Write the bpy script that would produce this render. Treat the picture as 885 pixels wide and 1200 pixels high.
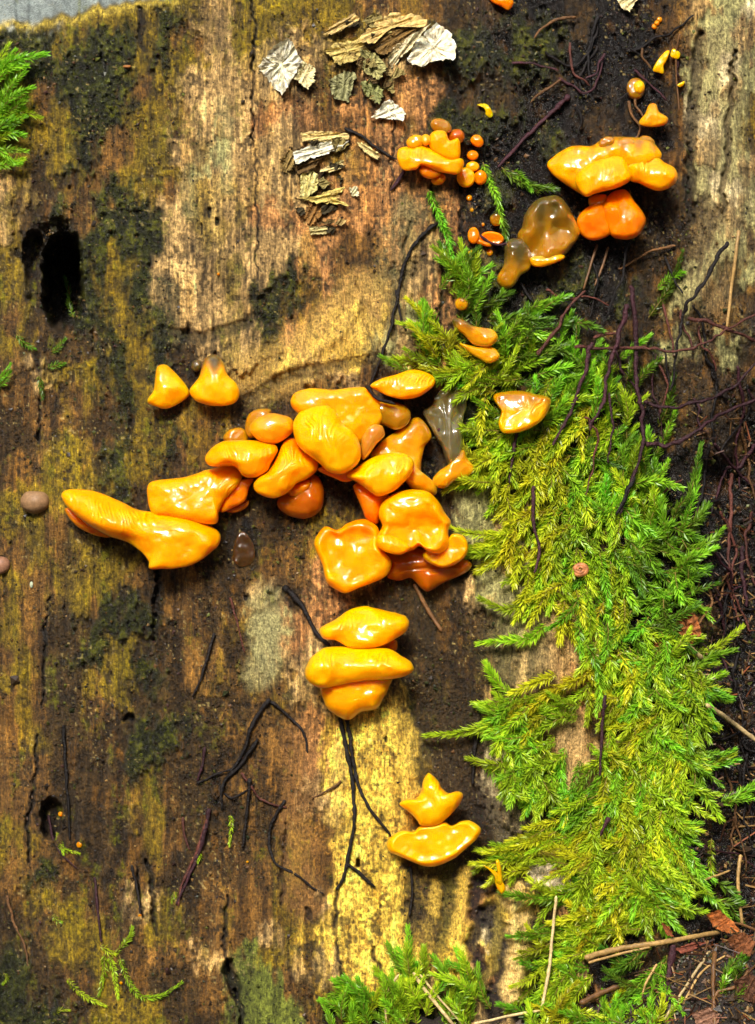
import bpy, math, random
import numpy as np
from mathutils import Vector, Matrix, noise as mnoise

for o in list(bpy.data.objects):
    bpy.data.objects.remove(o, do_unlink=True)
scene = bpy.context.scene
COL = scene.collection
R = math.radians
rng = np.random.default_rng(11)
random.seed(5)

# ------------------------------------------------------------------ camera
# photo pixels (885 x 1200) are used as a working unit: 1 px = 0.2 mm on the wood
S = 0.0002
DIST = 2600.0                 # camera to wood, in px units (52 cm)
PITCH = R(12)                 # camera looks slightly down
CX, CY = 442.5, 600.0
cam_rot = Matrix.Rotation(math.pi / 2 - PITCH, 3, 'X')
RM = np.array(cam_rot)
_base = RM @ (np.array([0.0, CY - 1198.0, -(DIST - 30)]) * S)
CAM = -_base                  # ground level z = 0 at the foot of the stump
cam_data = bpy.data.cameras.new('camera')
cam = bpy.data.objects.new('camera', cam_data)
COL.objects.link(cam)
cam.location = CAM
cam.rotation_euler = (math.pi / 2 - PITCH, 0, 0)
cam_data.sensor_fit = 'VERTICAL'
cam_data.sensor_height = 24
cam_data.lens = 24 * DIST / 1200.0
cam_data.clip_start = 0.01
cam_data.clip_end = 500
scene.camera = cam

# ------------------------------------------------------------------ light
SUN_EL, SUN_AZ = R(46), R(194)      # azimuth measured clockwise from +Y (camera looks +Y)
world = bpy.data.worlds.new('World')
scene.world = world
world.use_nodes = True
nt = world.node_tree
bg = nt.nodes['Background']
sky = nt.nodes.new('ShaderNodeTexSky')
sky.sky_type = 'NISHITA'
sky.sun_disc = False
sky.sun_elevation = SUN_EL
sky.sun_rotation = SUN_AZ
sky.dust_density = 3.0
sky.ozone_density = 0.6
nt.links.new(sky.outputs[0], bg.inputs[0])
bg.inputs[1].default_value = 0.08
sun_data = bpy.data.lights.new('sun', 'SUN')
sun_data.energy = 1.5
sun_data.angle = R(14)
sun_data.color = (1.0, 0.95, 0.87)
sun = bpy.data.objects.new('sun', sun_data)
COL.objects.link(sun)
sdir = Vector((math.sin(SUN_AZ) * math.cos(SUN_EL), math.cos(SUN_AZ) * math.cos(SUN_EL), math.sin(SUN_EL)))
sun.rotation_euler = sdir.to_track_quat('Z', 'Y').to_euler()
sun.location = (0, -1, 2)
vs = scene.view_settings
vs.view_transform = 'Standard'
vs.look = 'None'
vs.exposure = 1.75
vs.gamma = 1.0
vs.use_curve_mapping = False

# ------------------------------------------------------------------ helpers
def W(px, py, z):
    """photo pixel + height above the reference plane (px units, towards the camera) -> world"""
    px = np.asarray(px, float); py = np.asarray(py, float); z = np.asarray(z, float)
    t = (DIST - z) / DIST
    c = np.stack([(px - CX) * t, (CY - py) * t, -(DIST - z) + 0 * px], -1) * S
    return c @ RM.T + CAM

def lin(c):
    c = np.asarray(c, float) / 255.0
    return np.where(c <= 0.04045, c / 12.92, ((c + 0.055) / 1.055) ** 2.4)

def sm(a, b, x):
    t = np.clip((x - a) / (b - a), 0, 1)
    return t * t * (3 - 2 * t)

def vn(x, y, seed=0):
    """value noise in -1..1"""
    x = np.asarray(x, float); y = np.asarray(y, float)
    xi = np.floor(x).astype(np.int64); yi = np.floor(y).astype(np.int64)
    fx = x - xi; fy = y - yi
    fx = fx * fx * fx * (fx * (fx * 6 - 15) + 10); fy = fy * fy * fy * (fy * (fy * 6 - 15) + 10)
    def h(a, b):
        n = (a * 374761393 + b * 668265263 + seed * 974711 + 12345) & 0x7fffffff
        n = ((n ^ (n >> 13)) * 1274126177) & 0x7fffffff
        n = ((n ^ (n >> 15)) * 668265263) & 0x7fffffff
        n = n ^ (n >> 16)
        return (n & 0xffff) / 32767.5 - 1.0
    return ((h(xi, yi) * (1 - fx) + h(xi + 1, yi) * fx) * (1 - fy)
            + (h(xi, yi + 1) * (1 - fx) + h(xi + 1, yi + 1) * fx) * fy)

def fbm(x, y, seed=0, oct=4, g=0.5):
    s = 0; a = 1.0; n = 0
    for i in range(oct):
        s = s + a * vn(x * 2 ** i, y * 2 ** i, seed + i * 17); n += a; a *= g
    return s / n * 1.4

def mesh_np(name, verts, faces, smooth=True, cols=None, attrs=None):
    me = bpy.data.meshes.new(name)
    verts = np.asarray(verts, np.float32)
    faces = np.asarray(faces, np.int32)
    k = faces.shape[1]
    me.vertices.add(len(verts)); me.vertices.foreach_set('co', verts.ravel())
    me.loops.add(faces.size); me.loops.foreach_set('vertex_index', faces.ravel())
    me.polygons.add(len(faces))
    me.polygons.foreach_set('loop_start', np.arange(0, faces.size, k, dtype=np.int32))
    me.polygons.foreach_set('use_smooth', np.full(len(faces), smooth))
    if cols is not None:
        a = me.color_attributes.new('Col', 'FLOAT_COLOR', 'POINT')
        c = np.ones((len(verts), 4), np.float32); c[:, :3] = cols
        a.data.foreach_set('color', c.ravel())
    if attrs:
        for n, v in attrs.items():
            a = me.attributes.new(n, 'FLOAT', 'POINT')
            a.data.foreach_set('value', np.asarray(v, np.float32))
    me.update(calc_edges=True)
    me.validate()
    return me

def link(name, me, mat=None, parent=None, loc=(0, 0, 0)):
    o = bpy.data.objects.new(name, me)
    COL.objects.link(o)
    o.location = loc
    if me is not None and mat is not None:
        me.materials.append(mat)
    if parent is not None:
        o.parent = parent
    return o

def tag(o, label=None, cat=None, group=None, kind=None):
    if label: o['label'] = label
    if cat: o['category'] = cat
    if group: o['group'] = group
    if kind: o['kind'] = kind
    return o

def thing(name, loc, label, cat, group=None):
    return tag(link(name, None, loc=loc), label, cat, group)

def catmull(pts, n, closed=False):
    pts = np.asarray(pts, float)
    m = len(pts)
    segs = m if closed else m - 1
    t = np.linspace(0, segs, n, endpoint=not closed)
    i = np.minimum(t.astype(int), segs - 1)
    f = (t - i)[:, None]
    if closed:
        p0, p1, p2, p3 = pts[(i - 1) % m], pts[i % m], pts[(i + 1) % m], pts[(i + 2) % m]
    else:
        p0 = pts[np.maximum(i - 1, 0)]; p1 = pts[i]; p2 = pts[np.minimum(i + 1, m - 1)]; p3 = pts[np.minimum(i + 2, m - 1)]
    return 0.5 * ((2 * p1) + (-p0 + p2) * f + (2 * p0 - 5 * p1 + 4 * p2 - p3) * f ** 2 + (-p0 + 3 * p1 - 3 * p2 + p3) * f ** 3)

def seg_dist(X, Y, pts):
    """distance of grid points to a polyline, and position 0..1 along it"""
    best = np.full(X.shape, 1e9); at = np.zeros(X.shape)
    n = len(pts) - 1
    for i in range(n):
        (x0, y0), (x1, y1) = pts[i][:2], pts[i + 1][:2]
        dx, dy = x1 - x0, y1 - y0
        t = np.clip(((X - x0) * dx + (Y - y0) * dy) / (dx * dx + dy * dy + 1e-9), 0, 1)
        d = np.hypot(X - x0 - t * dx, Y - y0 - t * dy)
        m = d < best
        best = np.where(m, d, best); at = np.where(m, (i + t) / n, at)
    return best, at

# ------------------------------------------------------------------ materials
def new_mat(name):
    m = bpy.data.materials.new(name); m.use_nodes = True
    n = m.node_tree
    return m, n, n.nodes['Principled BSDF'], n.nodes['Material Output']

def nd(n, t, **kw):
    a = n.nodes.new(t)
    for k, v in kw.items(): setattr(a, k, v)
    return a

def texnoise(n, scale, detail=4, rough=0.55, vec=None):
    t = nd(n, 'ShaderNodeTexNoise'); t.inputs['Scale'].default_value = scale
    t.inputs['Detail'].default_value = detail; t.inputs['Roughness'].default_value = rough
    if vec is not None: n.links.new(vec, t.inputs['Vector'])
    return t

def ramp(n, src, p0, c0, p1, c1):
    r = nd(n, 'ShaderNodeMapRange'); r.inputs[1].default_value = p0; r.inputs[2].default_value = p1
    r.inputs[3].default_value = c0; r.inputs[4].default_value = c1
    n.links.new(src, r.inputs[0]); return r.outputs[0]

def mulcol(n, col, fac):
    v = nd(n, 'ShaderNodeVectorMath', operation='SCALE')
    n.links.new(col, v.inputs[0]); n.links.new(fac, v.inputs['Scale']); return v.outputs[0]

def wood_material():
    m, n, b, out = new_mat('weathered_wood')
    col = nd(n, 'ShaderNodeAttribute', attribute_name='Col')
    wet = nd(n, 'ShaderNodeAttribute', attribute_name='wet')
    geo = nd(n, 'ShaderNodeTexCoord')
    mp = nd(n, 'ShaderNodeMapping'); mp.inputs['Scale'].default_value = (1, 1, 0.09)
    n.links.new(geo.outputs['Object'], mp.inputs[0])
    fib = texnoise(n, 2600, 5, 0.65, mp.outputs[0])
    grit = texnoise(n, 1500, 4, 0.7, geo.outputs['Object'])
    f1 = ramp(n, fib.outputs[0], 0.32, 0.42, 0.68, 1.55)
    f2 = ramp(n, grit.outputs[0], 0.32, 0.45, 0.68, 1.55)
    mm = nd(n, 'ShaderNodeMath', operation='MULTIPLY'); n.links.new(f1, mm.inputs[0]); n.links.new(f2, mm.inputs[1])
    c = mulcol(n, col.outputs['Color'], mm.outputs[0])
    n.links.new(c, b.inputs['Base Color'])
    wr = ramp(n, wet.outputs['Fac'], 0.2, 0.70, 1, 0.20)
    gr = ramp(n, grit.outputs[0], 0.35, 0.10, 0.65, -0.08)
    ad = nd(n, 'ShaderNodeMath', operation='ADD'); n.links.new(wr, ad.inputs[0]); n.links.new(gr, ad.inputs[1])
    n.links.new(ad.outputs[0], b.inputs['Roughness'])
    b.inputs['Specular IOR Level'].default_value = 0.45
    add = nd(n, 'ShaderNodeMath', operation='ADD'); n.links.new(fib.outputs[0], add.inputs[0]); n.links.new(grit.outputs[0], add.inputs[1])
    bp = nd(n, 'ShaderNodeBump'); bp.inputs['Strength'].default_value = 0.9; bp.inputs['Distance'].default_value = 0.0009
    n.links.new(add.outputs[0], bp.inputs['Height']); n.links.new(bp.outputs[0], b.inputs['Normal'])
    return m

def attr_material(name, rough=0.6, spec=0.4, nscale=900, bump=0.4, dist=0.0003, transl=0.0, lo=0.7, hi=1.3):
    m, n, b, out = new_mat(name)
    col = nd(n, 'ShaderNodeAttribute', attribute_name='Col')
    geo = nd(n, 'ShaderNodeTexCoord')
    t = texnoise(n, nscale, 4, 0.6, geo.outputs['Object'])
    c = mulcol(n, col.outputs['Color'], ramp(n, t.outputs[0], 0.3, lo, 0.7, hi))
    n.links.new(c, b.inputs['Base Color'])
    b.inputs['Roughness'].default_value = rough
    b.inputs['Specular IOR Level'].default_value = spec
    if bump:
        bp = nd(n, 'ShaderNodeBump'); bp.inputs['Strength'].default_value = bump; bp.inputs['Distance'].default_value = dist
        n.links.new(t.outputs[0], bp.inputs['Height']); n.links.new(bp.outputs[0], b.inputs['Normal'])
    if transl:
        tr = nd(n, 'ShaderNodeBsdfTranslucent'); n.links.new(c, tr.inputs[0])
        mx = nd(n, 'ShaderNodeMixShader'); mx.inputs[0].default_value = transl
        n.links.new(b.outputs[0], mx.inputs[1]); n.links.new(tr.outputs[0], mx.inputs[2])
        n.links.new(mx.outputs[0], out.inputs['Surface'])
    return m

def jelly_material():
    m, n, b, out = new_mat('orange_jelly')
    col = nd(n, 'ShaderNodeAttribute', attribute_name='Col')
    clr = nd(n, 'ShaderNodeAttribute', attribute_name='clear')
    geo = nd(n, 'ShaderNodeTexCoord')
    t = texnoise(n, 260, 3, 0.55, geo.outputs['Object'])
    t2 = texnoise(n, 1300, 3, 0.6, geo.outputs['Object'])
    c = mulcol(n, col.outputs['Color'], ramp(n, t.outputs[0], 0.3, 0.86, 0.7, 1.12))
    n.links.new(c, b.inputs['Base Color'])
    b.subsurface_method = 'RANDOM_WALK'
    b.inputs['Subsurface Weight'].default_value = 1.0
    b.inputs['Subsurface Radius'].default_value = (1.0, 0.42, 0.06)
    b.inputs['Subsurface Scale'].default_value = 0.0034
    b.inputs['Roughness'].default_value = 0.32
    b.inputs['IOR'].default_value = 1.38
    b.inputs['Coat Weight'].default_value = 1.0
    b.inputs['Coat Roughness'].default_value = 0.05
    b.inputs['Coat IOR'].default_value = 1.4
    n.links.new(ramp(n, clr.outputs['Fac'], 0, 0.0, 1, 0.62), b.inputs['Transmission Weight'])
    ad = nd(n, 'ShaderNodeMath', operation='ADD')
    s2 = ramp(n, t2.outputs[0], 0, 0, 1, 0.35)
    n.links.new(t.outputs[0], ad.inputs[0]); n.links.new(s2, ad.inputs[1])
    bp = nd(n, 'ShaderNodeBump'); bp.inputs['Strength'].default_value = 0.35; bp.inputs['Distance'].default_value = 0.0006
    n.links.new(ad.outputs[0], bp.inputs['Height'])
    n.links.new(bp.outputs[0], b.inputs['Normal'])
    t3 = texnoise(n, 520, 2, 0.5, geo.outputs['Object'])
    bc = nd(n, 'ShaderNodeBump'); bc.inputs['Strength'].default_value = 0.18; bc.inputs['Distance'].default_value = 0.0007
    n.links.new(t3.outputs[0], bc.inputs['Height']); n.links.new(bc.outputs[0], b.inputs['Coat Normal'])
    b.inputs['Specular IOR Level'].default_value = 0.08
    return m

def soil_material():
    m, n, b, out = new_mat('forest_soil')
    geo = nd(n, 'ShaderNodeTexCoord')
    t = texnoise(n, 220, 8, 0.7, geo.outputs['Object'])
    cr = nd(n, 'ShaderNodeValToRGB')
    e = cr.color_ramp.elements
    e[0].position = 0.3; e[0].color = (0.010, 0.007, 0.005, 1)
    e[1].position = 0.75; e[1].color = (0.024, 0.013, 0.007, 1)
    n.links.new(t.outputs[0], cr.inputs[0]); n.links.new(cr.outputs[0], b.inputs['Base Color'])
    b.inputs['Roughness'].default_value = 0.75
    bp = nd(n, 'ShaderNodeBump'); bp.inputs['Strength'].default_value = 0.9; bp.inputs['Distance'].default_value = 0.002
    n.links.new(t.outputs[0], bp.inputs['Height']); n.links.new(bp.outputs[0], b.inputs['Normal'])
    return m

M_WOOD = wood_material()
M_JELLY = jelly_material()
M_MOSS = attr_material('moss_leaf', 0.36, 0.5, 700, 0, transl=0.38, lo=0.8, hi=1.2)
M_STEM = attr_material('moss_stem', 0.6)
M_ROOT = attr_material('rootlet_bark', 0.5, 0.3, 1600, 0.9, 0.0006, lo=0.45, hi=1.5)
M_STRAW = attr_material('dry_straw', 0.5, 0.4, 1500, 0.4, 0.0002, lo=0.6, hi=1.3)
M_FLAKE = attr_material('bark_flake', 0.75, 0.3, 1300, 0.7, 0.0005, lo=0.5, hi=1.4)
M_CRUMB = attr_material('wet_crumb', 0.45, 0.5, 1500, 0.5, 0.0003, lo=0.5, hi=1.4)
M_BALL = attr_material('puffball_skin', 0.55, 0.4, 1800, 0.35, 0.00025, lo=0.75, hi=1.2)
M_SOIL = soil_material()

# ------------------------------------------------------------------ the stump
# what covers the wood, cell by cell (30 px): t pale tan, r reddish tan, y yellow wood, w bleached wood, o olive algae,
# g dark green crust, d dark wet brown, k black humus, b brown, l grey lichen film, e green algae, s weathered cut top
MAP = """
ssoooogotooooobbbdddkkdkkkbbtb
ggoggogbtootobotoddkddkkkkbttb
oggggogotttttbttbdddddkkkkdttt
bbgggbotttttbbrrrdddkdkkkkdttt
booggobtttrrbrrrrdddkkkdkkdtto
ooogbottltttrbrrbddkkdkdkkdbto
bdogbootltttbrrrbdkkkkddddbbbt
tddbgobtttttbrrrrbkdkkkkkddbbb
tdgbggttttrrrrrtrrkkkkkkkkddbb
okkgggttttttrbbrtrdkkkkkkdkdbb
odkgogtttttgrbbdtrtgkdgkkddbbb
odkgogttttggbrrbtrggkggkgdbbdb
bdkgoogtttgbryyblrggggdkddbdbd
odddgogdttgryyyltdgggddddgbdbd
btbogogdddbyttbdbrgdgddddddddb
bbdbgodbbddbbbddddgddgddkdddkd
dbbddodbbdddddddddggdddkkkdddk
ddobgogbbdddddddkdggggdkkdkkdk
bboogodbddddkdddkgdlggdkdkkkkk
oooogddddddkkddbkdllgdddkkkkkk
oobddddddkddoobbddlttgdddkkkkk
bobooddddddboobdddltlgddkkdkkk
obooobdbddbbrrbddddlllddkkkkkk
bbobgddbddtdrrddddtllttdkkdkkk
bbdgggbbdblrrbddddddlttdkkbbkk
bbdgoddbbdlrttddddddtttddkbkkk
obdbogdbbdbttrobddddttrdkkkkkk
bbdbodddddbbtyoybddtttrrdkkkkk
bbdbdggddbbdryyydddwwtrbdkkkkk
bbdddgddddbbryyyoddwttrtkkkkkk
bbdddbdddbbdtyyyoddwtrttdkkkkk
bddddbbdkdbbtyyyyddtwtrrrkkkkk
bbdddbbddddbbyyyyddktbbtdkkkkk
bbddddbddbbbbyyyybddkddkkkkkkk
bgdddbddbbbbbyyyydrdyowwddkkkk
dbobdtodbbbbtyyyybryytrwdddkkk
dboobbodbbtbyyyyyyywydtrkddkkk
gdoobdbbteobtyyyyyryyktkkdddkk
gddbodddbeebbyyytttrokrkkddddk
gggdoodddeeebkkkggttrkgkkdddkd
""".split()
TYPES = 'tryowgdkbles'
TCOL = {'t': (178, 146, 94), 'r': (176, 126, 76), 'y': (244, 204, 92), 'w': (234, 214, 164), 'o': (116, 96, 28),
        'g': (40, 42, 12), 'd': (58, 43, 21), 'k': (21, 16, 12), 'b': (104, 74, 34), 'l': (156, 150, 98),
        'e': (96, 102, 40), 's': (150, 156, 150)}
THGT = {'t': 4, 'r': 2, 'y': 2, 'w': 2, 'o': 1, 'g': 3, 'd': -2, 'k': -4, 'b': 0, 'l': 2, 'e': 1, 's': 0}
TWET = {'t': .15, 'r': .25, 'y': .35, 'w': .2, 'o': .5, 'g': .85, 'd': .75, 'k': 1, 'b': .5, 'l': .2, 'e': .4, 's': .3}
GRAIN = {'t': 1, 'r': 1, 'y': .7, 'w': .8, 'o': .8, 'g': .25, 'd': .6, 'k': .2, 'b': 1, 'l': .5, 'e': .5, 's': .2}

X0, X1, Y0, Y1, STEP = -66.0, 951.0, -66.0, 1262.0, 1.28
gx = np.arange(X0, X1, STEP); gy = np.arange(Y0, Y1, STEP)
GX, GY = np.meshgrid(gx, gy)

def stump_fields():
    X, Y = GX, GY
    # ragged look-up of the cover map
    wx = X + 13 * fbm(X / 34, Y / 70, 1, 4) + 5 * vn(X / 7, Y / 14, 5)
    wy = Y + 18 * fbm(X / 26, Y / 60, 9, 4) + 6 * vn(X / 6, Y / 12, 6)
    u = np.clip(wx / 30 - 0.5, 0, 29 - 1e-3); v = np.clip(wy / 30 - 0.5, 0, 39 - 1e-3)
    ui = np.minimum(u.astype(int), 28); vi = np.minimum(v.astype(int), 38); fu = u - ui; fv = v - vi
    idx = np.array([[TYPES.index(c) for c in row] for row in MAP])
    # paler lichened ridge at the upper right, greener crust in the hollow beside it
    for r in range(40):
        for c in range(30):
            ch = MAP[r][c]
            if r < 9 and c >= 27 and ch in 'tb': idx[r, c] = TYPES.index(('l', 'l', 't', 'l', 'w')[(r * 3 + c) % 5])
            if r < 8 and 17 <= c <= 22 and ch == 'd' and (r * 5 + c * 3) % 3: idx[r, c] = TYPES.index('g')
            if 8 <= r <= 13 and c >= 26 and ch == 'b' and (r + c) % 2: idx[r, c] = TYPES.index('l')
    Wt = np.zeros((len(TYPES),) + X.shape, np.float32)
    for dy in (0, 1):
        for dx in (0, 1):
            w = (fu if dx else 1 - fu) * (fv if dy else 1 - fv)
            t = idx[vi + dy, ui + dx]
            for k in range(len(TYPES)):
                Wt[k] += np.where(t == k, w, 0)
    for k in range(len(TYPES)):
        n = fbm(X / 11, Y / 26, 100 + 13 * k, 4, .65)
        Wt[k] = Wt[k] * np.exp(2.1 * n)
    Wt = Wt ** 2.2
    Wt /= Wt.sum(0) + 1e-9
    wsel = {c: Wt[i] for i, c in enumerate(TYPES)}
    col = sum(wsel[c][..., None] * lin(TCOL[c]) for c in TYPES)
    hgt = sum(wsel[c] * THGT[c] for c in TYPES)
    wet = sum(wsel[c] * TWET[c] for c in TYPES)
    grain = sum(wsel[c] * GRAIN[c] for c in TYPES)
    # fibres run upright, wandering a little
    fxw = X + 7 * vn(X / 60, Y / 160, 31) + 16 * sm(700, 1200, Y) * vn(X / 120, Y / 200, 33)
    f1 = fbm(fxw / 4.2, Y / 85, 41, 3, .6)
    f2 = fbm(fxw / 13, Y / 190, 47, 3)
    f3 = vn(fxw / 1.9, Y / 26, 53)
    fib = .45 * f1 + .35 * f2 + .3 * f3
    col = col * np.clip(1 + grain * .85 * fib, .2, 2.0)[..., None]
    iso = fbm(X / 16, Y / 24, 61, 4)
    col *= np.clip(1 + .5 * iso, .35, 1.7)[..., None]
    st1 = sm(.25, .6, vn(fxw / 3.2, Y / 120, 131) * .7 + .5 * vn(X / 40, Y / 90, 132)) * grain
    st2 = sm(.3, .65, vn(fxw / 2.6, Y / 70, 133) * .7 + .5 * vn(X / 36, Y / 80, 134)) * grain
    col = col * (1 - .5 * st1[..., None]) * (1 + .45 * st2[..., None])
    # algae film and warm patches on the paler wood
    pale = wsel['t'] + wsel['r'] + wsel['y'] + wsel['w'] + wsel['b'] + wsel['o']
    alg = sm(.12, .62, fbm(X / 30, Y / 62, 71, 4) + .18 * f2) * pale * np.clip(1.15 - X / 700, .2, 1)
    col = col * (1 - .62 * alg[..., None]) + .62 * alg[..., None] * lin((120, 104, 22)) * np.clip(1 + .5 * f1, .4, 1.6)[..., None]
    wrm = sm(.2, .7, fbm(X / 24, Y / 70, 81, 3)) * pale
    col = col * (1 - wrm[..., None] * np.array([.0, .05, .18]))
    fine = .55 * vn(X / 2.4, Y / 3.4, 141) + .6 * vn(X / 4.5, Y / 7, 142) + .35 * vn(X / 1.5, Y / 6, 143)
    col *= np.clip(1 + .5 * fine, .3, 1.9)[..., None]
    # dark specks and crust grains
    sp = sm(.40, .62, vn(X / 3.6, Y / 4.6, 91) * .7 + .5 * fbm(X / 26, Y / 34, 92, 3))
    sp = np.maximum(sp, sm(.45, .7, vn(X / 7, Y / 10, 93) * .6 + .55 * fbm(X / 40, Y / 60, 94, 3)) * .9)
    ysp = sm(.05, .45, fbm(X / 5.5, Y / 6.5, 95, 3, .65) + .35 * fbm(X / 30, Y / 50, 96, 3)) * wsel['y']
    col = col * (1 - .6 * ysp[..., None]) + .6 * ysp[..., None] * lin((142, 98, 34))
    spk = sp * np.clip(pale, 0, 1)
    col = col * (1 - .72 * spk[..., None]) + .72 * spk[..., None] * lin((46, 36, 18))
    crust = wsel['g'] + wsel['k'] + .6 * wsel['d'] + .3 * wsel['o']
    gr = vn(X / 4.2, Y / 4.2, 101); gr2 = vn(X / 2.1, Y / 2.1, 102); gr3 = fbm(X / 11, Y / 12, 104, 3)
    col *= np.clip(1 + crust * (.5 * gr + .35 * gr2 + .5 * gr3), .2, 2.4)[..., None]
    gsp = sm(.30, .75, gr3 + .3 * gr) * wsel['g']
    col = col * (1 - .6 * gsp[..., None]) + .6 * gsp[..., None] * lin((92, 92, 30))
    bsp = sm(.35, .8, fbm(X / 14, Y / 30, 110, 3)) * (wsel['d'] + wsel['k'] * .4)
    col = col * (1 - .55 * bsp[..., None]) + .55 * bsp[..., None] * lin((124, 86, 38))
    # ---------- relief (px, towards the camera)
    z = -((X - 430) ** 2) / 2300.0
    z += 26 * sm(900, 1260, Y)
    z += hgt * 1.5 + 7 * fbm(X / 75, Y / 150, 121, 3) + 3.0 * fbm(X / 24, Y / 60, 122, 3)
    z += grain * (1.5 * f1 + 1.9 * f2 + .5 * f3)
    z += crust * (2.0 * gr + 1.0 * gr2 + 4.0 * gr3) - 1.2 * spk
    # dark trough at upper right, proud pale ridge beside it, deep gap at the right edge
    tr = sm(545, 590, X + 10 * vn(Y / 40, Y * 0, 7)) * (1 - sm(772, 812, X + 10 * vn(Y / 30, Y * 0, 8))) * (1 - sm(560, 800, Y))
    z -= 22 * tr
    gap = sm(812, 862, X + 14 * vn(Y / 35, Y * 0, 12)) * sm(380, 560, Y)
    z -= 55 * gap
    # upper-left broken top edge
    edge = 30 - .16 * X + 5 * vn(X / 14, X * 0, 14) + 2.5 * vn(X / 4, X * 0, 15)
    over = np.clip(edge - Y, 0, 200)
    z -= 3.4 * over * sm(0, 6, over + 2)
    lip = np.exp(-((Y - edge - 3) / 5.0) ** 2) * (X < 210)
    col = col * (1 - .7 * lip[..., None]) + .7 * lip[..., None] * lin((196, 172, 78)) * np.clip(1 + .5 * gr, .4, 1.4)[..., None]
    top = sm(1, 7, over)
    col = col * (1 - top[..., None]) + top[..., None] * lin((142, 150, 142)) * np.clip(1 + .3 * gr3 + .2 * gr, .5, 1.4)[..., None]
    z = z + top * 0
    def stroke(pts, w, dz, dark=None, amt=.8, jag=3.0, soft=1.0, taper=True, sd=0):
        nonlocal z, col
        jx = jag * vn(X * 0 + sd * 3.7, Y / 16, 200 + sd) + jag * .5 * vn(X * 0 + sd, Y / 5, 300 + sd)
        d, t = seg_dist(X + jx, Y, pts)
        ww = w * (np.sin(np.clip(t, .03, .97) * np.pi) ** .5 if taper else 1)
        a = 1 - sm(ww * .5, ww * .5 + w * .5 * soft + 1.0, d)
        z = z + dz * a
        if dark is not None:
            a2 = a[..., None] * amt
            col = col * (1 - a2) + a2 * lin(dark)
    K = (14, 11, 8)
    # cracks
    for i, (p, w, dz) in enumerate([
        ([(297, -60), (299, 60), (297, 172)], 1.6, -7), ([(300, 175), (301, 330)], 1.2, -3),
        ([(187, 668), (183, 705), (179, 750)], 4.2, -12), ([(46, 862), (42, 905), (33, 960), (36, 1010)], 2.2, -8),
        ([(336, 965), (333, 1010), (329, 1060)], 2.2, -8), ([(266, 1050), (263, 1100), (268, 1140)], 2.2, -8),
        ([(268, 1128), (272, 1150), (274, 1166)], 9, -22), ([(276, 1160), (282, 1185), (286, 1240)], 3.4, -14),
        ([(46, 468), (46, 520)], 2.2, -7), ([(174, 1008), (178, 1050), (184, 1096)], 3.2, -10),
        ([(162, 1020), (166, 1075)], 2.4, -8), ([(398, 1035), (392, 1085)], 2.0, -7), ([(438, 1110), (450, 1150)], 2.6, -8),
        ([(455, 60), (462, 140), (458, 240)], 1.4, -4), ([(505, 215), (520, 300), (515, 400)], 2.6, -7),
        ([(536, 190), (543, 270), (548, 330)], 3.0, -8), ([(478, 260), (470, 330)], 1.8, -5),
        ([(420, 330), (436, 410)], 1.2, -4), ([(60, 700), (52, 760), (50, 830)], 2, -6), ([(396, 1100), (404, 1190)], 1.6, -5),
        ([(860, 60), (852, 180), (846, 260)], 4, -10), ([(820, 40), (812, 130), (808, 260)], 7, -12),
        ([(118, 30), (122, 90)], 2, -6), ([(162, 10), (168, 60)], 5, -6)]):
        stroke(p, w, dz, K, .88, sd=i)
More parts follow.
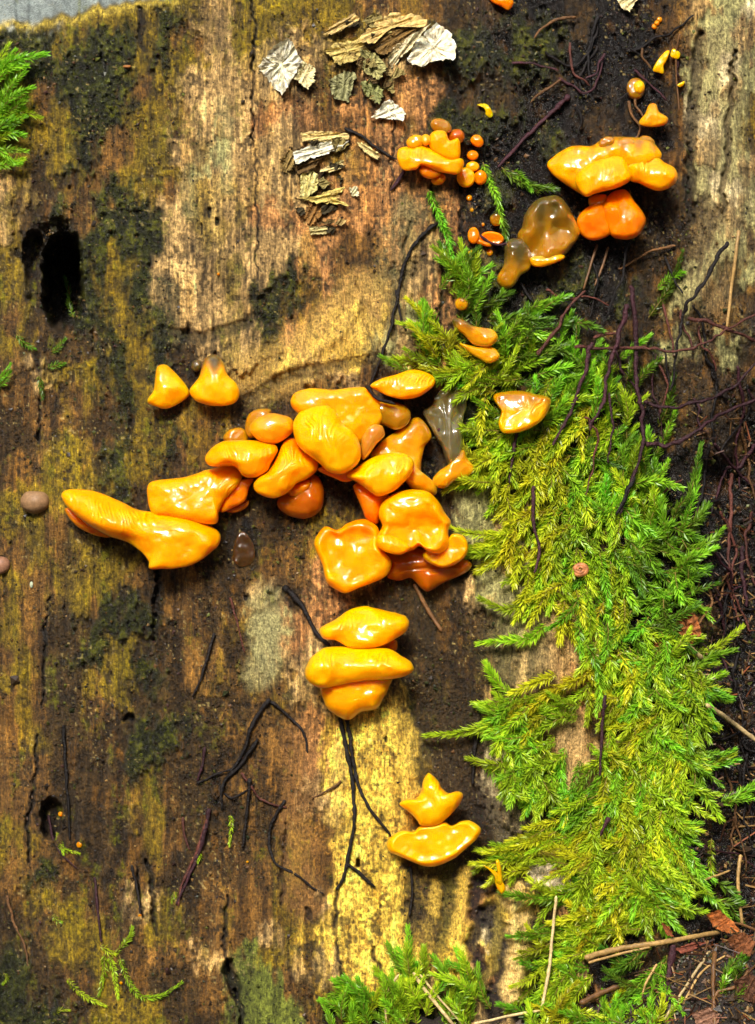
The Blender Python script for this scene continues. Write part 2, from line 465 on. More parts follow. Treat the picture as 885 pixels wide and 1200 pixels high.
    # long dark stains and grooves
    for i, (p, w, dz, c, a) in enumerate([
        ([(86, 610), (74, 700), (60, 800), (64, 860)], 9, -3, (58, 44, 22), .6),
        ([(75, 820), (78, 900), (82, 990)], 11, -3, (44, 34, 20), .6),
        ([(338, 0), (336, 80)], 4, -2, (96, 76, 40), .4),
        ([(495, 700), (492, 790), (486, 870)], 26, -4, (60, 48, 26), .5),
        ([(530, 850), (526, 960), (505, 1080)], 38, -5, (58, 46, 28), .75),
        ([(486, 1010), (484, 1090)], 9, -5, (44, 34, 18), .75),
        ([(526, 1020), (524, 1080), (510, 1140)], 9, -4, (104, 96, 36), .5),
        ([(560, 1035), (554, 1110), (566, 1160)], 8, -12, (24, 14, 16), .95),
        ([(576, 1070), (590, 1120), (580, 1190)], 14, -14, (20, 12, 16), .95),
        ([(622, 1075), (632, 1130), (614, 1190)], 13, -14, (20, 12, 16), .95),
        ([(640, 1060), (660, 1120)], 10, -8, (30, 20, 18), .7),
        ([(588, 1050), (584, 1110), (562, 1160)], 7, 3, (150, 132, 60), .6),
        ([(602, 1040), (612, 1095), (598, 1165)], 13, 5, (244, 208, 132), .85), ([(548, 1022), (536, 1090), (540, 1150)], 8, 4, (246, 206, 96), .6),
        ([(512, 1034), (506, 1070)], 6, 3, (246, 206, 96), .5), ([(640, 1020), (664, 1034)], 26, 4, (246, 226, 190), .85),
        ([(480, 860), (478, 960)], 8, 3, (240, 202, 96), .5), ([(590, 880), (592, 940)], 12, 3, (232, 214, 160), .6),
        ([(600, 860), (598, 960)], 26, 3, (220, 200, 150), .5),
        ([(574, 950), (620, 970), (680, 960)], 26, -6, (34, 26, 20), .75),
        ([(668, 850), (664, 915)], 20, 3, (214, 178, 118), .7),
        ([(656, 690), (660, 780), (652, 830)], 14, 2, (206, 164, 104), .55),
        ([(618, 690), (606, 770)], 40, 1, (150, 138, 92), .45),
        ([(636, 800), (640, 840)], 16, -4, (36, 28, 22), .6),
        ([(312, 705), (314, 745), (304, 790)], 20, 2, (160, 152, 104), .7),
        ([(440, 405), (455, 340), (478, 250)], 22, 2, (140, 132, 86), .35),
        ([(300, 440), (350, 425), (400, 385), (424, 350)], 34, 4, (214, 176, 96), .55),
        ([(222, 250), (224, 200)], 9, 1, (150, 148, 96), .3), ([(262, 120), (264, 220)], 9, 1, (152, 150, 100), .3),
        ([(196, 390), (240, 398), (290, 380), (330, 330)], 8, -5, (40, 36, 18), .7),
        ([(160, 330), (200, 340), (205, 395)], 14, 3, (44, 48, 24), .6),
        ([(270, 480), (340, 440), (440, 420)], 7, -4, (52, 40, 20), .6),
        ([(400, 880), (392, 960)], 10, 2, (226, 190, 110), .4),
        ([(356, 860), (348, 960), (352, 1060)], 22, 2, (150, 108, 62), .5),
        
        ([(840, 60), (846, 250), (830, 340)], 34, 6, (160, 140, 96), .35)]):
        stroke(p, w, dz, c, a * (.75 + .25 * 1), jag=5, soft=1.6, taper=False, sd=40 + i)
    # the fissured strips low down
    # holes
    def hole(cx, cy, rx, ry, dz, p=2.5, dark=(10, 8, 6), ang=0, amt=.92):
        nonlocal z, col
        ca, sa = math.cos(ang), math.sin(ang)
        dx, dy = X - cx + 2.5 * vn(X / 9, Y / 9, 55), Y - cy + 2.5 * vn(X / 9, Y / 9, 56)
        a, b2 = (dx * ca + dy * sa) / rx, (-dx * sa + dy * ca) / ry
        d = (np.abs(a) ** p + np.abs(b2) ** p) ** (1 / p)
        m = 1 - sm(.72, 1.06, d)
        z = z + dz * m
        mm = (m * amt)[..., None]
        col = col * (1 - mm) + mm * lin(dark) * (1 + .6 * gr[..., None])
    hole(64, 318, 36, 66, -20, amt=.45, dark=(44, 34, 20))
    hole(74, 330, 25, 58, -120, dark=(16, 12, 8))
    hole(40, 300, 13, 30, -18, amt=.7, dark=(34, 26, 16))
    hole(60, 958, 13, 26, -30, dark=(18, 14, 10), amt=.85)
    hole(420, 1011, 4.6, 5, -22, p=2)
    hole(152, 841, 7, 6, -14, p=2)
    hole(290, 700, 3, 4, -6, p=2); hole(452, 865, 2.2, 4, -6, p=2); hole(255, 260, 2.6, 6, -6, p=2)
    hole(247, 248, 3, 7, -6, p=2); hole(236, 268, 2.5, 8, -6, p=2); hole(362, 1072, 6, 8, -8, p=2, amt=.8)
    # ledge under the big hole
    lg = np.exp(-((X - 55) / 40.) ** 2 - ((Y - 420) / 18.) ** 2)
    z += 8 * lg
    # knot scar ridge
    d, t = seg_dist(X, Y, [(322, 437), (366, 416), (400, 392), (424, 352)])
    z += 6 * np.exp(-(d / 7) ** 2) * (1 + .5 * f3)
    fleck = sm(.74, .86, vn(X / 2.6, Y / 2.9, 151)) * sm(-.1, .5, vn(X / 30, Y / 40, 152))
    col = col * (1 - .5 * fleck[..., None]) + .5 * fleck[..., None] * lin((190, 170, 110))
    grn = sm(.40, .95, fbm(X / 20, Y / 50, 155, 5, .65) + .25 * gr + .2 * f3) * np.clip(1.2 - X / 600, 0, 1) * .5
    col = col * (1 - grn[..., None]) + grn[..., None] * lin((96, 98, 16)) * np.clip(1 + .6 * gr, .3, 1.7)[..., None]
    m_ = col.mean(-1, keepdims=True)
    col = m_ + (col - m_) * 1.08
    return np.clip(col, 0.002, .85), z + .5 * fine, np.clip(wet, 0, 1)

SCOL, SZ, SWET = stump_fields()

def _smooth(a, k):
    ker = np.ones(k) / k
    p = np.pad(a, k // 2, mode='edge')
    p = np.apply_along_axis(lambda m: np.convolve(m, ker, 'valid'), 0, p)
    return np.apply_along_axis(lambda m: np.convolve(m, ker, 'valid'), 1, p)
SZS = _smooth(SZ, 11)

def surf(px, py, A=None):
    A = SZ if A is None else A
    u = np.clip((np.asarray(px, float) - X0) / STEP, 0, len(gx) - 1.001); v = np.clip((np.asarray(py, float) - Y0) / STEP, 0, len(gy) - 1.001)
    i = u.astype(int); j = v.astype(int); fu = u - i; fv = v - j
    return (A[j, i] * (1 - fu) + A[j, i + 1] * fu) * (1 - fv) + (A[j + 1, i] * (1 - fu) + A[j + 1, i + 1] * fu) * fv
def surfs(px, py): return surf(px, py, SZS)

def build_stump():
    nr, nc = GX.shape
    V = W(GX, GY, SZ)                                   # front face
    # the unseen round of the stump: 26 more columns closing the ring behind
    nb = 26
    L = V[:, 0]; Rr = V[:, -1]
    ctr = (L + Rr) / 2
    half = np.linalg.norm(Rr - L, axis=1)[:, None] / 2
    ux = (Rr - L) / (2 * half); 
    bk = np.array([0, 1.0, 0.0])
    back = []
    for k in range(1, nb + 1):
        a = math.pi * k / (nb + 1)
        back.append(ctr + ux * half * math.cos(a) + bk * half * 1.25 * math.sin(a) * (1 + .05 * math.sin(k * 1.7)))
    Bk = np.stack(back, 1)
    V = np.concatenate([V, Bk], 1)
    cols = np.concatenate([SCOL, np.broadcast_to(np.array(lin((96, 72, 38))), (nr, nb, 3))], 1)
    wets = np.concatenate([SWET, np.full((nr, nb), .5)], 1)
    tot = nc + nb
    I = np.arange(nr * tot).reshape(nr, tot)
    J = np.roll(I, -1, axis=1)
    F = np.stack([I[:-1], I[1:], J[1:], J[:-1]], -1).reshape(-1, 4)
    verts = V.reshape(-1, 3); cc = cols.reshape(-1, 3); ww = wets.ravel()
    # top cap: quads to a centre ring
    c = verts[I[0]].mean(0) + np.array([0, 0, .002])
    ring = verts[I[0]] * .25 + c * .75
    n0 = len(verts)
    verts = np.concatenate([verts, ring, c[None]]); 
    cc = np.concatenate([cc, np.broadcast_to(lin((140, 146, 132)), (tot + 1, 3))]); ww = np.concatenate([ww, np.full(tot + 1, .3)])
    r = n0 + np.arange(tot); r2 = np.roll(r, -1)
    F2 = np.stack([I[0], J[0], r2, r], -1)
    F3 = np.stack([r[::2][:tot // 2], r2[::2][:tot // 2], r2[1::2][:tot // 2], np.full(tot // 2, n0 + tot)], -1)
    F = np.concatenate([F, F2, F3])
    loc = np.array([CAM[0], 0.0, 0.0]) * 0
    me = mesh_np('tree_stump', verts - loc, F, True, cc, {'wet': ww})
    o = link('tree_stump', me, M_WOOD, loc=loc)
    tag(o, 'old decaying tree stump with cracked tan, olive and black weathered wood', 'stump')
    return o
stump = build_stump()

# ------------------------------------------------------------------ ground
def ground_z(x, y, RR):
    z = .004 * fbm(x * 22, y * 22, 401, 4) + .0022 * fbm(x * 150, y * 150, 402, 3) + .0012 * vn(x * 480, y * 480, 405)
    z = z * (1 + np.clip(RR, 0, 20) * 1.5) - .007
    m = W(815, 1160, 10)
    z = z + .0125 * np.exp(-((x - m[0]) / .026) ** 2 - ((y - m[1] - .004) / .012) ** 2)
    m = W(895, 1150, 0)
    z = z + .011 * np.exp(-((x - m[0]) / .018) ** 2 - ((y - m[1] - .004) / .014) ** 2)
    m = W(490, 1205, 0)
    return z + .005 * np.exp(-((x - m[0]) / .03) ** 2 - ((y - m[1]) / .016) ** 2)

def build_ground():
    c = W(442, 1198, 0)
    rad = np.concatenate([np.linspace(0, .22, 170), np.geomspace(.223, 60, 60)])
    ang = np.linspace(0, 2 * np.pi, 420, endpoint=False)
    RR, AA = np.meshgrid(rad, ang, indexing='ij')
    x = c[0] + RR * np.cos(AA); y = c[1] + .04 + RR * np.sin(AA)
    z = ground_z(x, y, RR)
    V = np.stack([x, y, z], -1)
    I = np.arange(V.shape[0] * V.shape[1]).reshape(V.shape[:2]); J = np.roll(I, -1, 1)
    F = np.stack([I[:-1], I[1:], J[1:], J[:-1]], -1)[1:].reshape(-1, 4)
    o = link('ground', mesh_np('ground', V.reshape(-1, 3), F, True), M_SOIL)
    tag(o, kind='structure')
    # first ring closes the centre under the stump
    return o
build_ground()

def _ground_front(px, py):
    """height (px units) at which the soil bank is met when looking at a spot of the stump foot, or -999"""
    px = np.atleast_1d(np.asarray(px, float)); py = np.atleast_1d(np.asarray(py, float))
    c = W(442, 1198, 0)
    out = np.full(px.shape, -999.0)
    for h in np.arange(-60, 320, 4.0):
        q = W(px, py, np.full(px.shape, h))
        out = np.where(q[:, 2] <= ground_z(q[:, 0], q[:, 1], np.hypot(q[:, 0] - c[0], q[:, 1] - c[1] - .04)), h, out)
    return out
GFX, GFY = np.arange(-24, 913, 6.0), np.arange(1020, 1265, 6.0)
_gfx, _gfy = np.meshgrid(GFX, GFY)
GFT = _ground_front(_gfx.ravel(), _gfy.ravel()).reshape(_gfx.shape)
def ground_front(px, py):
    i = np.clip(np.rint((np.asarray(px, float) + 24) / 6).astype(int), 0, len(GFX) - 1)
    j = np.clip(np.rint((np.asarray(py, float) - 1020) / 6).astype(int), 0, len(GFY) - 1)
    return GFT[j, i]

# ------------------------------------------------------------------ added ring of forest, out of view, to cut the low sky
def build_added_woodland():
    rg = np.random.default_rng(77)
    c = W(442, 1198, 0)
    n = 15000
    a = rg.uniform(0, 2 * np.pi, n); r = rg.uniform(2.4, 4.6, n)
    # tree tops: uneven skyline between 35 and 52 degrees seen from the stump, a little lower where the sun comes in
    top = R(44) + R(8) * vn(a * 3.2, a * 0, 901) + R(4) * vn(a * 11, a * 0, 902)
    da = np.abs((np.arctan2(np.cos(a), np.sin(a)) - (SUN_AZ - 2 * np.pi) + np.pi) % (2 * np.pi) - np.pi)
    top = np.where(da < R(26), np.minimum(top, R(31)), top)
    h = np.maximum(0.0, r * np.tan(top)) * rg.uniform(0, 1, n) ** .8
    P = np.stack([c[0] + r * np.cos(a), c[1] + r * np.sin(a), h], -1)
    d1 = rg.normal(0, 1, (n, 3)); d1 /= np.linalg.norm(d1, axis=1)[:, None]
    d2 = np.cross(d1, rg.normal(0, 1, (n, 3))); d2 /= np.linalg.norm(d2, axis=1)[:, None]
    sz = rg.uniform(.07, .17, n)[:, None]
    V = np.stack([P - d1 * sz, P - d2 * sz * .5, P + d1 * sz, P + d2 * sz * .5], 1).reshape(-1, 3)
    V[:, 2] = np.maximum(V[:, 2], -.02)
    F = np.arange(n * 4).reshape(n, 4)
    C = np.repeat(np.array([.045, .085, .02])[None] * rg.uniform(.5, 1.5, (n, 1)) * np.array([1, 1, 1]), 4, 0)
    # trunks
    tv, tf = [], []; k0 = 0
    for i in range(26):
        aa = i / 26 * 2 * np.pi + rg.uniform(-.1, .1); rr = rg.uniform(2.8, 4.2); r0 = rg.uniform(.05, .11); lean = rg.normal(0, .12, 2)
        zs = np.linspace(-.05, rr * .8, 9); th = np.linspace(0, 2 * np.pi, 10, endpoint=False)
        ring = np.stack([np.stack([c[0] + rr * math.cos(aa) + lean[0] * z + r0 * (1 - .12 * z) * np.cos(th), c[1] + rr * math.sin(aa) + lean[1] * z + r0 * (1 - .12 * z) * np.sin(th), z + 0 * th], -1) for z in zs])
        I = np.arange(90).reshape(9, 10) + k0; J = np.roll(I, -1, 1)
        tv.append(ring.reshape(-1, 3)); tf.append(np.stack([I[:-1], J[:-1], J[1:], I[1:]], -1).reshape(-1, 4)); k0 += 90
    Vt, Ft = np.concatenate(tv), np.concatenate(tf)
    Ct = np.broadcast_to(np.array([.06, .045, .03]), Vt.shape)
    me = mesh_np('added_woodland', np.concatenate([V, Vt]), np.concatenate([F, Ft + len(V)]), False, np.concatenate([C, Ct]))
    tag(link('added_woodland', me, M_STEM), 'added unseen ring of dark green leafy forest cutting the low sky round the stump', 'forest', kind='stuff')
build_added_woodland()

# ------------------------------------------------------------------ jelly fungi
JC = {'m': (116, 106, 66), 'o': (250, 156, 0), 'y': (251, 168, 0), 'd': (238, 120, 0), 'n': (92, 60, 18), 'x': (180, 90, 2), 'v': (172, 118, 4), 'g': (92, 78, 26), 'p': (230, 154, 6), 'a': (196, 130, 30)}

def lobe_mesh(name, poly, lift=14, thick=None, back=6, tilt=(0, .0), p=2.5, dish=0, rim=0, wr=0, ridge=0, col='o', top=None, topf=(0, .4),
              clear=0, topclear=None, seed=0, rough=1.0, na=96):
    per = np.hypot(*np.diff(np.concatenate([poly, poly[:1]]), axis=0).T).sum()
    na = int(np.clip(per / 1.7, 28, 260)) // 2 * 2
    P = catmull(poly, na, True)
    c = P.mean(0)
    # medial segment so that long shapes inflate evenly
    d = P - c
    ev, evec = np.linalg.eigh(d.T @ d / len(d))
    ax = evec[:, 1]; a = np.abs(d @ ax).max(); bx = np.abs(d @ evec[:, 0]).max()
    half = max(0, a - bx) * .75
    tt = np.clip(d @ ax, -half, half)
    C = c + tt[:, None] * ax
    size = math.sqrt(a * bx)
    thick = (thick if thick is not None else bx * .55) * 1.2
    p = min(p, 2.6) - .3; wr = wr * 1.3
    if ridge or wr: tilt = (tilt[0], tilt[1] + .16)
    nr_ = int(np.clip(bx / 1.6, 10, 26))
    rs = np.concatenate([[1, .994, .982, .965, .942], np.linspace(.915, .06, nr_)])
    rows = []
    zbase = float(np.mean(surfs(P[:, 0], P[:, 1]))) + lift
    ymin, ymax = P[:, 1].min(), P[:, 1].max()
    def ring(r, side):
        q = C + (P - C) * r
        rr = np.full(na, r)
        if side > 0:
            h = thick * (1 - rr ** p) ** (1 / p)
            h = h - dish * thick * (1 - rr ** 2) ** 1.5 + rim * np.exp(-((rr - .82) / .13) ** 2)
            u = (q[:, 1] - ymin) / (ymax - ymin)
            n1 = vn(q[:, 0] / size * 1.5, q[:, 1] / size * 1.5, seed + 600)
            n2 = vn(q[:, 0] / size * 3.8, q[:, 1] / size * 3.8, seed + 700)
            h = h + rough * (1 - rr ** 6) * size * (.13 * n1 + .055 * n2)
            if ridge:
                # the cap bends over a crest in its upper part
                h = h + ridge * np.exp(-((u - .45) / .22) ** 2) * (1 - rr ** 4)
            z = h
        else:
            z = -back * np.sqrt(np.clip(1 - rr ** 2, 0, 1)) - (lift + 5) * sm(.72, .3, rr)
        q = q.copy()
        z = z + tilt[0] * (q[:, 0] - c[0]) + tilt[1] * (q[:, 1] - c[1])
        return q, z
    # small lobing of the edge
    ph = np.arange(na) / na * 2 * np.pi
    e = sum(np.sin(ph * k + seed * k * 1.7) / k for k in (5, 9, 14, 23)) * rough
    nrm = (P - C); nl = np.linalg.norm(nrm, axis=1)[:, None] + 1e-6
    P = P + nrm / nl * (e * size * .028)[:, None]
    allq, allz = [], []
    for r in rs[::-1]:
        q, z = ring(r, 1); allq.append(q); allz.append(z)
    for r in rs[1:]:
        q, z = ring(r, -1); allq.append(q); allz.append(z)
    Q = np.concatenate(allq); Z = np.concatenate(allz) + zbase
    m = len(allq)
    I = np.arange(m * na).reshape(m, na); J = np.roll(I, -1, 1)
    F = np.stack([I[:-1], I[1:], J[1:], J[:-1]], -1).reshape(-1, 4)
    # caps over the medial line
    n0 = len(Q)
    ch = na // 2
    capf = []
    for row in (I[0], I[-1][::-1]):
        for i in range(ch - 1):
            capf.append([row[i], row[i + 1], row[na - 2 - i], row[na - 1 - i]])
    F = np.concatenate([F, np.array(capf)])
    RRv = np.concatenate([np.full(na, r) for r in list(rs[::-1]) + list(rs[1:])])
    front = np.concatenate([np.ones(na * len(rs)), np.zeros(na * (len(rs) - 1))])
    nf = len(rs)
    G3 = np.concatenate([Q[:nf * na], Z[:nf * na, None]], 1).reshape(nf, na, 3)
    mk = (sm(.78, .30, rs[::-1]) * .9)[:, None, None]
    for _ in range(40):
        inner = np.concatenate([G3[0][::-1][None], G3[:-1]]); outer = np.concatenate([G3[1:], G3[-1:]])
        avg = (np.roll(G3, 1, 1) + np.roll(G3, -1, 1) + inner + outer) / 4
        G3 = G3 * (1 - mk) + mk * avg
    Q[:nf * na] = G3[..., :2].reshape(-1, 2); Z[:nf * na] = G3[..., 2].ravel()
    u = (Q[:, 1] - ymin) / (ymax - ymin)
    if wr:
        s = Q[:, 0] + 7 * vn(Q[:, 0] / 13, Q[:, 1] / 18, seed) + .3 * (Q[:, 1] - ymin) * vn(Q[:, 0] / 40, Q[:, 1] / 40, seed + 9)
        wave = np.sin(s * 2 * np.pi / 6.6) * .5 + np.sin(s * 2 * np.pi / 4.4 + 1.3) * .5
        amp = np.clip(.6 + .9 * vn(Q[:, 0] / 16, Q[:, 1] / 16, seed + 3), 0, 1.4)
        Z = Z + 1.5 * wr * wave * amp * np.exp(-((u - .30) / .20) ** 2) * (1 - RRv ** 8) * front
    Z = Z + front * (1 - RRv ** 6) * (.55 * vn(Q[:, 0] / 6, Q[:, 1] / 6, seed + 40) + 1.2 * vn(Q[:, 0] / 15, Q[:, 1] / 13, seed + 50))
    base = lin(JC[col])
    cols = np.tile(base, (len(Q), 1))
    clr = np.full(len(Q), float(clear))
    if top:
        f = 1 - sm(topf[0], topf[1], u + .08 * np.sin(Q[:, 0] * .35 + seed))
        cols = cols * (1 - f[:, None]) + f[:, None] * lin(JC[top])
        clr = clr * (1 - f) + f * (topclear if topclear is not None else clear)
    return W(Q[:, 0], Q[:, 1], Z), F, cols, clr

FUNGI_GROUP = 'orange jelly fungi on the stump'
_seed = [0]
def fungus(label, parts, group=FUNGI_GROUP, cat='fungus', name='jelly_fungus'):
    """parts: list of (part name, polygon, options); first polygon gives the foot"""
    poly0 = np.array(parts[0][1], float); c = poly0.mean(0)
    loc = W(c[0], c[1], float(surfs(c[0], c[1])))
    root = None
    if len(parts) > 1:
        root = thing(name, loc, label, cat, group)
    for pn, poly, opt in parts:
        _seed[0] += 1
        V, F, cc, clr = lobe_mesh(pn, np.array(poly, float), seed=_seed[0], **opt)
        me = mesh_np(pn if root else name, V - loc, F, True, cc, {'clear': clr})
        if root: link(pn, me, M_JELLY, root)
        else: root = tag(link(name, me, M_JELLY, loc=loc), label, cat, group)
    return root

def ell(cx, cy, rx, ry, ang=0, n=14):
    a = np.linspace(0, 2 * np.pi, n, endpoint=False)
    x, y = rx * np.cos(a), ry * np.sin(a); c, s = math.cos(R(ang)), math.sin(R(ang))
    return np.stack([cx + x * c + y * s, cy - x * s + y * c], 1)

# big shelf at the far end of the cluster
fungus('largest orange jelly fungus, a long drooping shelf at the free end of the cluster', [
    ('cap', [(72, 580), (81, 573), (105, 574), (125, 580), (146, 590), (162, 597), (187, 600), (218, 604), (241, 613), (257, 624), (258, 636), (250, 646), (227, 661), (207, 666), (189, 667), (175, 667), (174, 658), (167, 648), (148, 635), (128, 629), (100, 613), (80, 595)],
     dict(lift=34, thick=20, back=9, tilt=(0, .18), wr=1.1, ridge=9, p=2.6, col='o', na=120)),
    ('fold', [(76, 598), (84, 596), (105, 610), (130, 622), (128, 630), (110, 627), (89, 616)], dict(lift=20, thick=8, back=5, col='d'))])
fungus('smooth orange jelly fungus tucked behind the largest drooping shelf', [
    ('cap', [(173, 570), (182, 563), (214, 559), (241, 551), (265, 546), (280, 548), (284, 558), (278, 571), (263, 587), (257, 600), (254, 613), (235, 614), (200, 606), (180, 602), (173, 588)],
     dict(lift=22, thick=20, back=8, tilt=(.10, .05), wr=.5, col='o', p=2.4))])
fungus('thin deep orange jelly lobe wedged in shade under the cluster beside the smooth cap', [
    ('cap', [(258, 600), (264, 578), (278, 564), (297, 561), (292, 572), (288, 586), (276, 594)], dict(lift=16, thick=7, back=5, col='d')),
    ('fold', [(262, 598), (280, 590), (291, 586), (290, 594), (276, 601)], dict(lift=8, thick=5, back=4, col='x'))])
fungus('rounded yellow orange jelly fungus with ribbed crest above the smooth cap', [
    ('cap', [(240, 539), (245, 528), (258, 518), (276, 516), (301, 516), (319, 519), (326, 527), (319, 542), (313, 552), (299, 560), (285, 558), (274, 547), (249, 547)],
     dict(lift=36, thick=19, back=8, tilt=(0, .08), wr=1.0, ridge=5, col='o')),
    ('knob', [(262, 515), (263, 509), (272, 502), (285, 502), (291, 511), (288, 522), (270, 522)], dict(lift=20, thick=9, col='v', clear=.15))])
fungus('honey coloured jelly knob at the top of the cluster between two larger caps', [
    ('cap', [(292, 505), (296, 494), (306, 487), (322, 484), (340, 489), (345, 498), (342, 508), (324, 520), (306, 518)],
     dict(lift=32, thick=17, col='p', top='a', clear=.1)),
    ('fold', [(287, 501), (291, 486), (303, 479), (318, 481), (312, 496), (300, 512), (291, 512)], dict(lift=22, thick=11, col='v', clear=.2))])
fungus('deep orange jelly fungus with curled front lobe under the big central cap', [
    ('cap', [(333, 517), (344, 513), (356, 528), (371, 539), (373, 549), (362, 560), (348, 567), (338, 577), (320, 584), (303, 579), (297, 570), (302, 560), (315, 551), (326, 532)],
     dict(lift=36, thick=16, tilt=(0, .10), wr=.6, ridge=4, col='o', top='d')),
    ('fold', [(336, 574), (350, 565), (364, 562), (365, 570), (356, 580), (342, 583)], dict(lift=24, thick=12, col='d'))])
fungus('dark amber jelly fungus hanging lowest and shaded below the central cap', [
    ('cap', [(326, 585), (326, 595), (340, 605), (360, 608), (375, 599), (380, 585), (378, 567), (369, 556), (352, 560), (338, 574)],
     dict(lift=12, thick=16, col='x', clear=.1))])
fungus('large central orange jelly fungus with bulging ribbed front and translucent upper band', [
    ('upper_band', [(340, 472), (346, 460), (365, 455), (390, 456), (414, 454), (430, 455), (446, 470), (449, 490), (436, 508), (420, 520), (395, 512), (370, 495), (349, 484)],
     dict(lift=30, thick=17, col='o', top='p', topf=(0, .5), topclear=.15)),
    ('cap', [(343, 499), (349, 485), (360, 474), (378, 471), (392, 478), (401, 495), (414, 505), (422, 520), (423, 537), (414, 549), (400, 556), (384, 553), (374, 543), (356, 529), (346, 516)],
     dict(lift=48, thick=25, tilt=(0, .12), wr=.9, ridge=5, col='y', p=2.3)),
    ('side_lobe', [(432, 470), (446, 468), (462, 471), (477, 477), (482, 487), (477, 498), (464, 504), (452, 499), (440, 492)], dict(lift=26, thick=12, col='v', clear=.3)),
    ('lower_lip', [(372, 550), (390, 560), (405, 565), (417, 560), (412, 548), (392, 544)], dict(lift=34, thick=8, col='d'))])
fungus('flat oval orange jelly cap standing alone above the cluster by a dark root', [
    ('cap', [(434, 452), (446, 444), (466, 438), (484, 433), (502, 437), (510, 445), (507, 454), (493, 464), (477, 468), (461, 466), (446, 460)],
     dict(lift=36, thick=11, tilt=(0, .15), wr=.7, col='o'))])
fungus('greyish pink translucent jelly drop between the central cap and the ribbed saddle', [
    ('cap', [(423, 517), (428, 505), (437, 497), (448, 499), (451, 510), (442, 520), (432, 534), (424, 538)], dict(lift=38, thick=12, col='a', clear=.4))])
fungus('saddle shaped orange jelly fungus on a pale stalk right of the central cap', [
    ('stalk', [(482, 491), (493, 490), (506, 510), (498, 524), (494, 544), (496, 558), (511, 567), (510, 580), (489, 577), (476, 566), (470, 550), (440, 538), (434, 533), (448, 517), (466, 504)],
     dict(lift=18, thick=13, col='p', top='v', clear=.25)),
    ('cap', [(406, 558), (415, 550), (432, 538), (452, 531), (475, 531), (485, 542), (482, 556), (470, 569), (457, 578), (443, 582), (432, 575), (419, 566)],
     dict(lift=42, thick=17, tilt=(0, .10), wr=.9, ridge=5, col='y')),
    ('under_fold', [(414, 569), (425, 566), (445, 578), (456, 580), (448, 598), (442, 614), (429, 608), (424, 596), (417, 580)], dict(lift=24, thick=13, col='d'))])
fungus('slimy grey stalked jelly fungus with yellow foot beside moss', [
    ('stalk', [(495, 482), (506, 475), (511, 463), (525, 452), (545, 455), (547, 476), (542, 495), (543, 528), (534, 545), (524, 542), (515, 520), (503, 498)],
     dict(lift=14, thick=11, col='m', clear=.5, top='g', topclear=.6, rough=2.6)),
    ('cap', [(543, 527), (548, 537), (556, 549), (547, 559), (534, 563), (522, 572), (511, 571), (507, 562), (515, 551), (526, 544), (532, 532)],
     dict(lift=22, thick=12, col='p', clear=.25, top='v', rough=1.5))])
fungus('ear shaped glossy orange jelly fungus with a hollow face below the cluster', [
    ('cap', [(368, 637), (371, 627), (382, 617), (396, 621), (407, 613), (422, 608), (434, 611), (444, 620), (446, 639), (458, 655), (457, 669), (447, 679), (422, 689), (406, 695), (392, 690), (382, 682), (378, 664), (372, 649)],
     dict(lift=24, thick=17, tilt=(.05, .06), dish=.55, rim=3.5, col='o', top='d', p=3, rough=1.2))])
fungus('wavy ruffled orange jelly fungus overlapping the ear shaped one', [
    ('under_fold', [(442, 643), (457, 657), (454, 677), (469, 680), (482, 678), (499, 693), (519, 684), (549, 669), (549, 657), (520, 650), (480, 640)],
     dict(lift=12, thick=14, col='x', rough=1.6)),  # dark orange paints the shade under the ruffle into this fold
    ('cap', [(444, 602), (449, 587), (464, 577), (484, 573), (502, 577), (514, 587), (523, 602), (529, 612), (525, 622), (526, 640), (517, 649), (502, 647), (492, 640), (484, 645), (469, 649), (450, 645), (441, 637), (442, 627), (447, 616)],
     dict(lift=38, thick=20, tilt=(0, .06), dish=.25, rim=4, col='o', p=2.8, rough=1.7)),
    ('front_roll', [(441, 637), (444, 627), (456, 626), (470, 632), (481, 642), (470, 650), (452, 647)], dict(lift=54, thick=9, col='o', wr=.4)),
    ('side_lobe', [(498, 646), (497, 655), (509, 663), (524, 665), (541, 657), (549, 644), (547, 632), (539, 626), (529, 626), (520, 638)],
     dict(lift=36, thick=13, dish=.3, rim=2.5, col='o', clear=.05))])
fungus('bun shaped yellow orange jelly cap resting on a skirted one', [
    ('cap', [(374, 739), (379, 733), (392, 726), (409, 715), (427, 710), (439, 712), (456, 716), (467, 719), (476, 722), (480, 730), (477, 739), (465, 748), (448, 757), (427, 760), (410, 759), (394, 751), (380, 749)],
     dict(lift=34, thick=17, tilt=(0, .22), wr=.8, ridge=2, col='y')),
    ('nub', [(440, 752), (452, 748), (464, 750), (466, 757), (463, 763), (448, 764)], dict(lift=18, thick=8, col='d'))], )
fungus('skirted yellow orange jelly cap with wide lip under the bun shaped one', [
    ('lip', [(357, 786), (363, 773), (372, 764), (383, 758), (412, 758), (441, 759), (459, 761), (472, 769), (482, 776), (485, 785), (477, 792), (466, 795), (448, 797), (430, 798), (405, 802), (385, 806), (372, 805), (360, 798)],
     dict(lift=44, thick=19, tilt=(0, .05), wr=1.0, ridge=4, col='y', p=2.3)),
    ('skirt', [(372, 790), (374, 806), (379, 820), (384, 831), (400, 842), (412, 843), (423, 835), (441, 831), (450, 818), (456, 806), (458, 788), (415, 780)],
     dict(lift=22, thick=21, tilt=(0, -.12), col='o', rough=.8))])
fungus('hat shaped yellow jelly fungus with a pointed top above a plate', [
    ('cap', [(468, 943), (474, 937), (487, 936), (494, 926), (495, 917), (499, 908), (504, 906), (514, 915), (518, 923), (526, 929), (536, 927), (543, 931), (540, 941), (530, 953), (519, 963), (509, 968), (494, 968), (489, 962), (481, 953)],
     dict(lift=30, thick=17, tilt=(0, .12), wr=.5, ridge=4, col='y', na=110))])
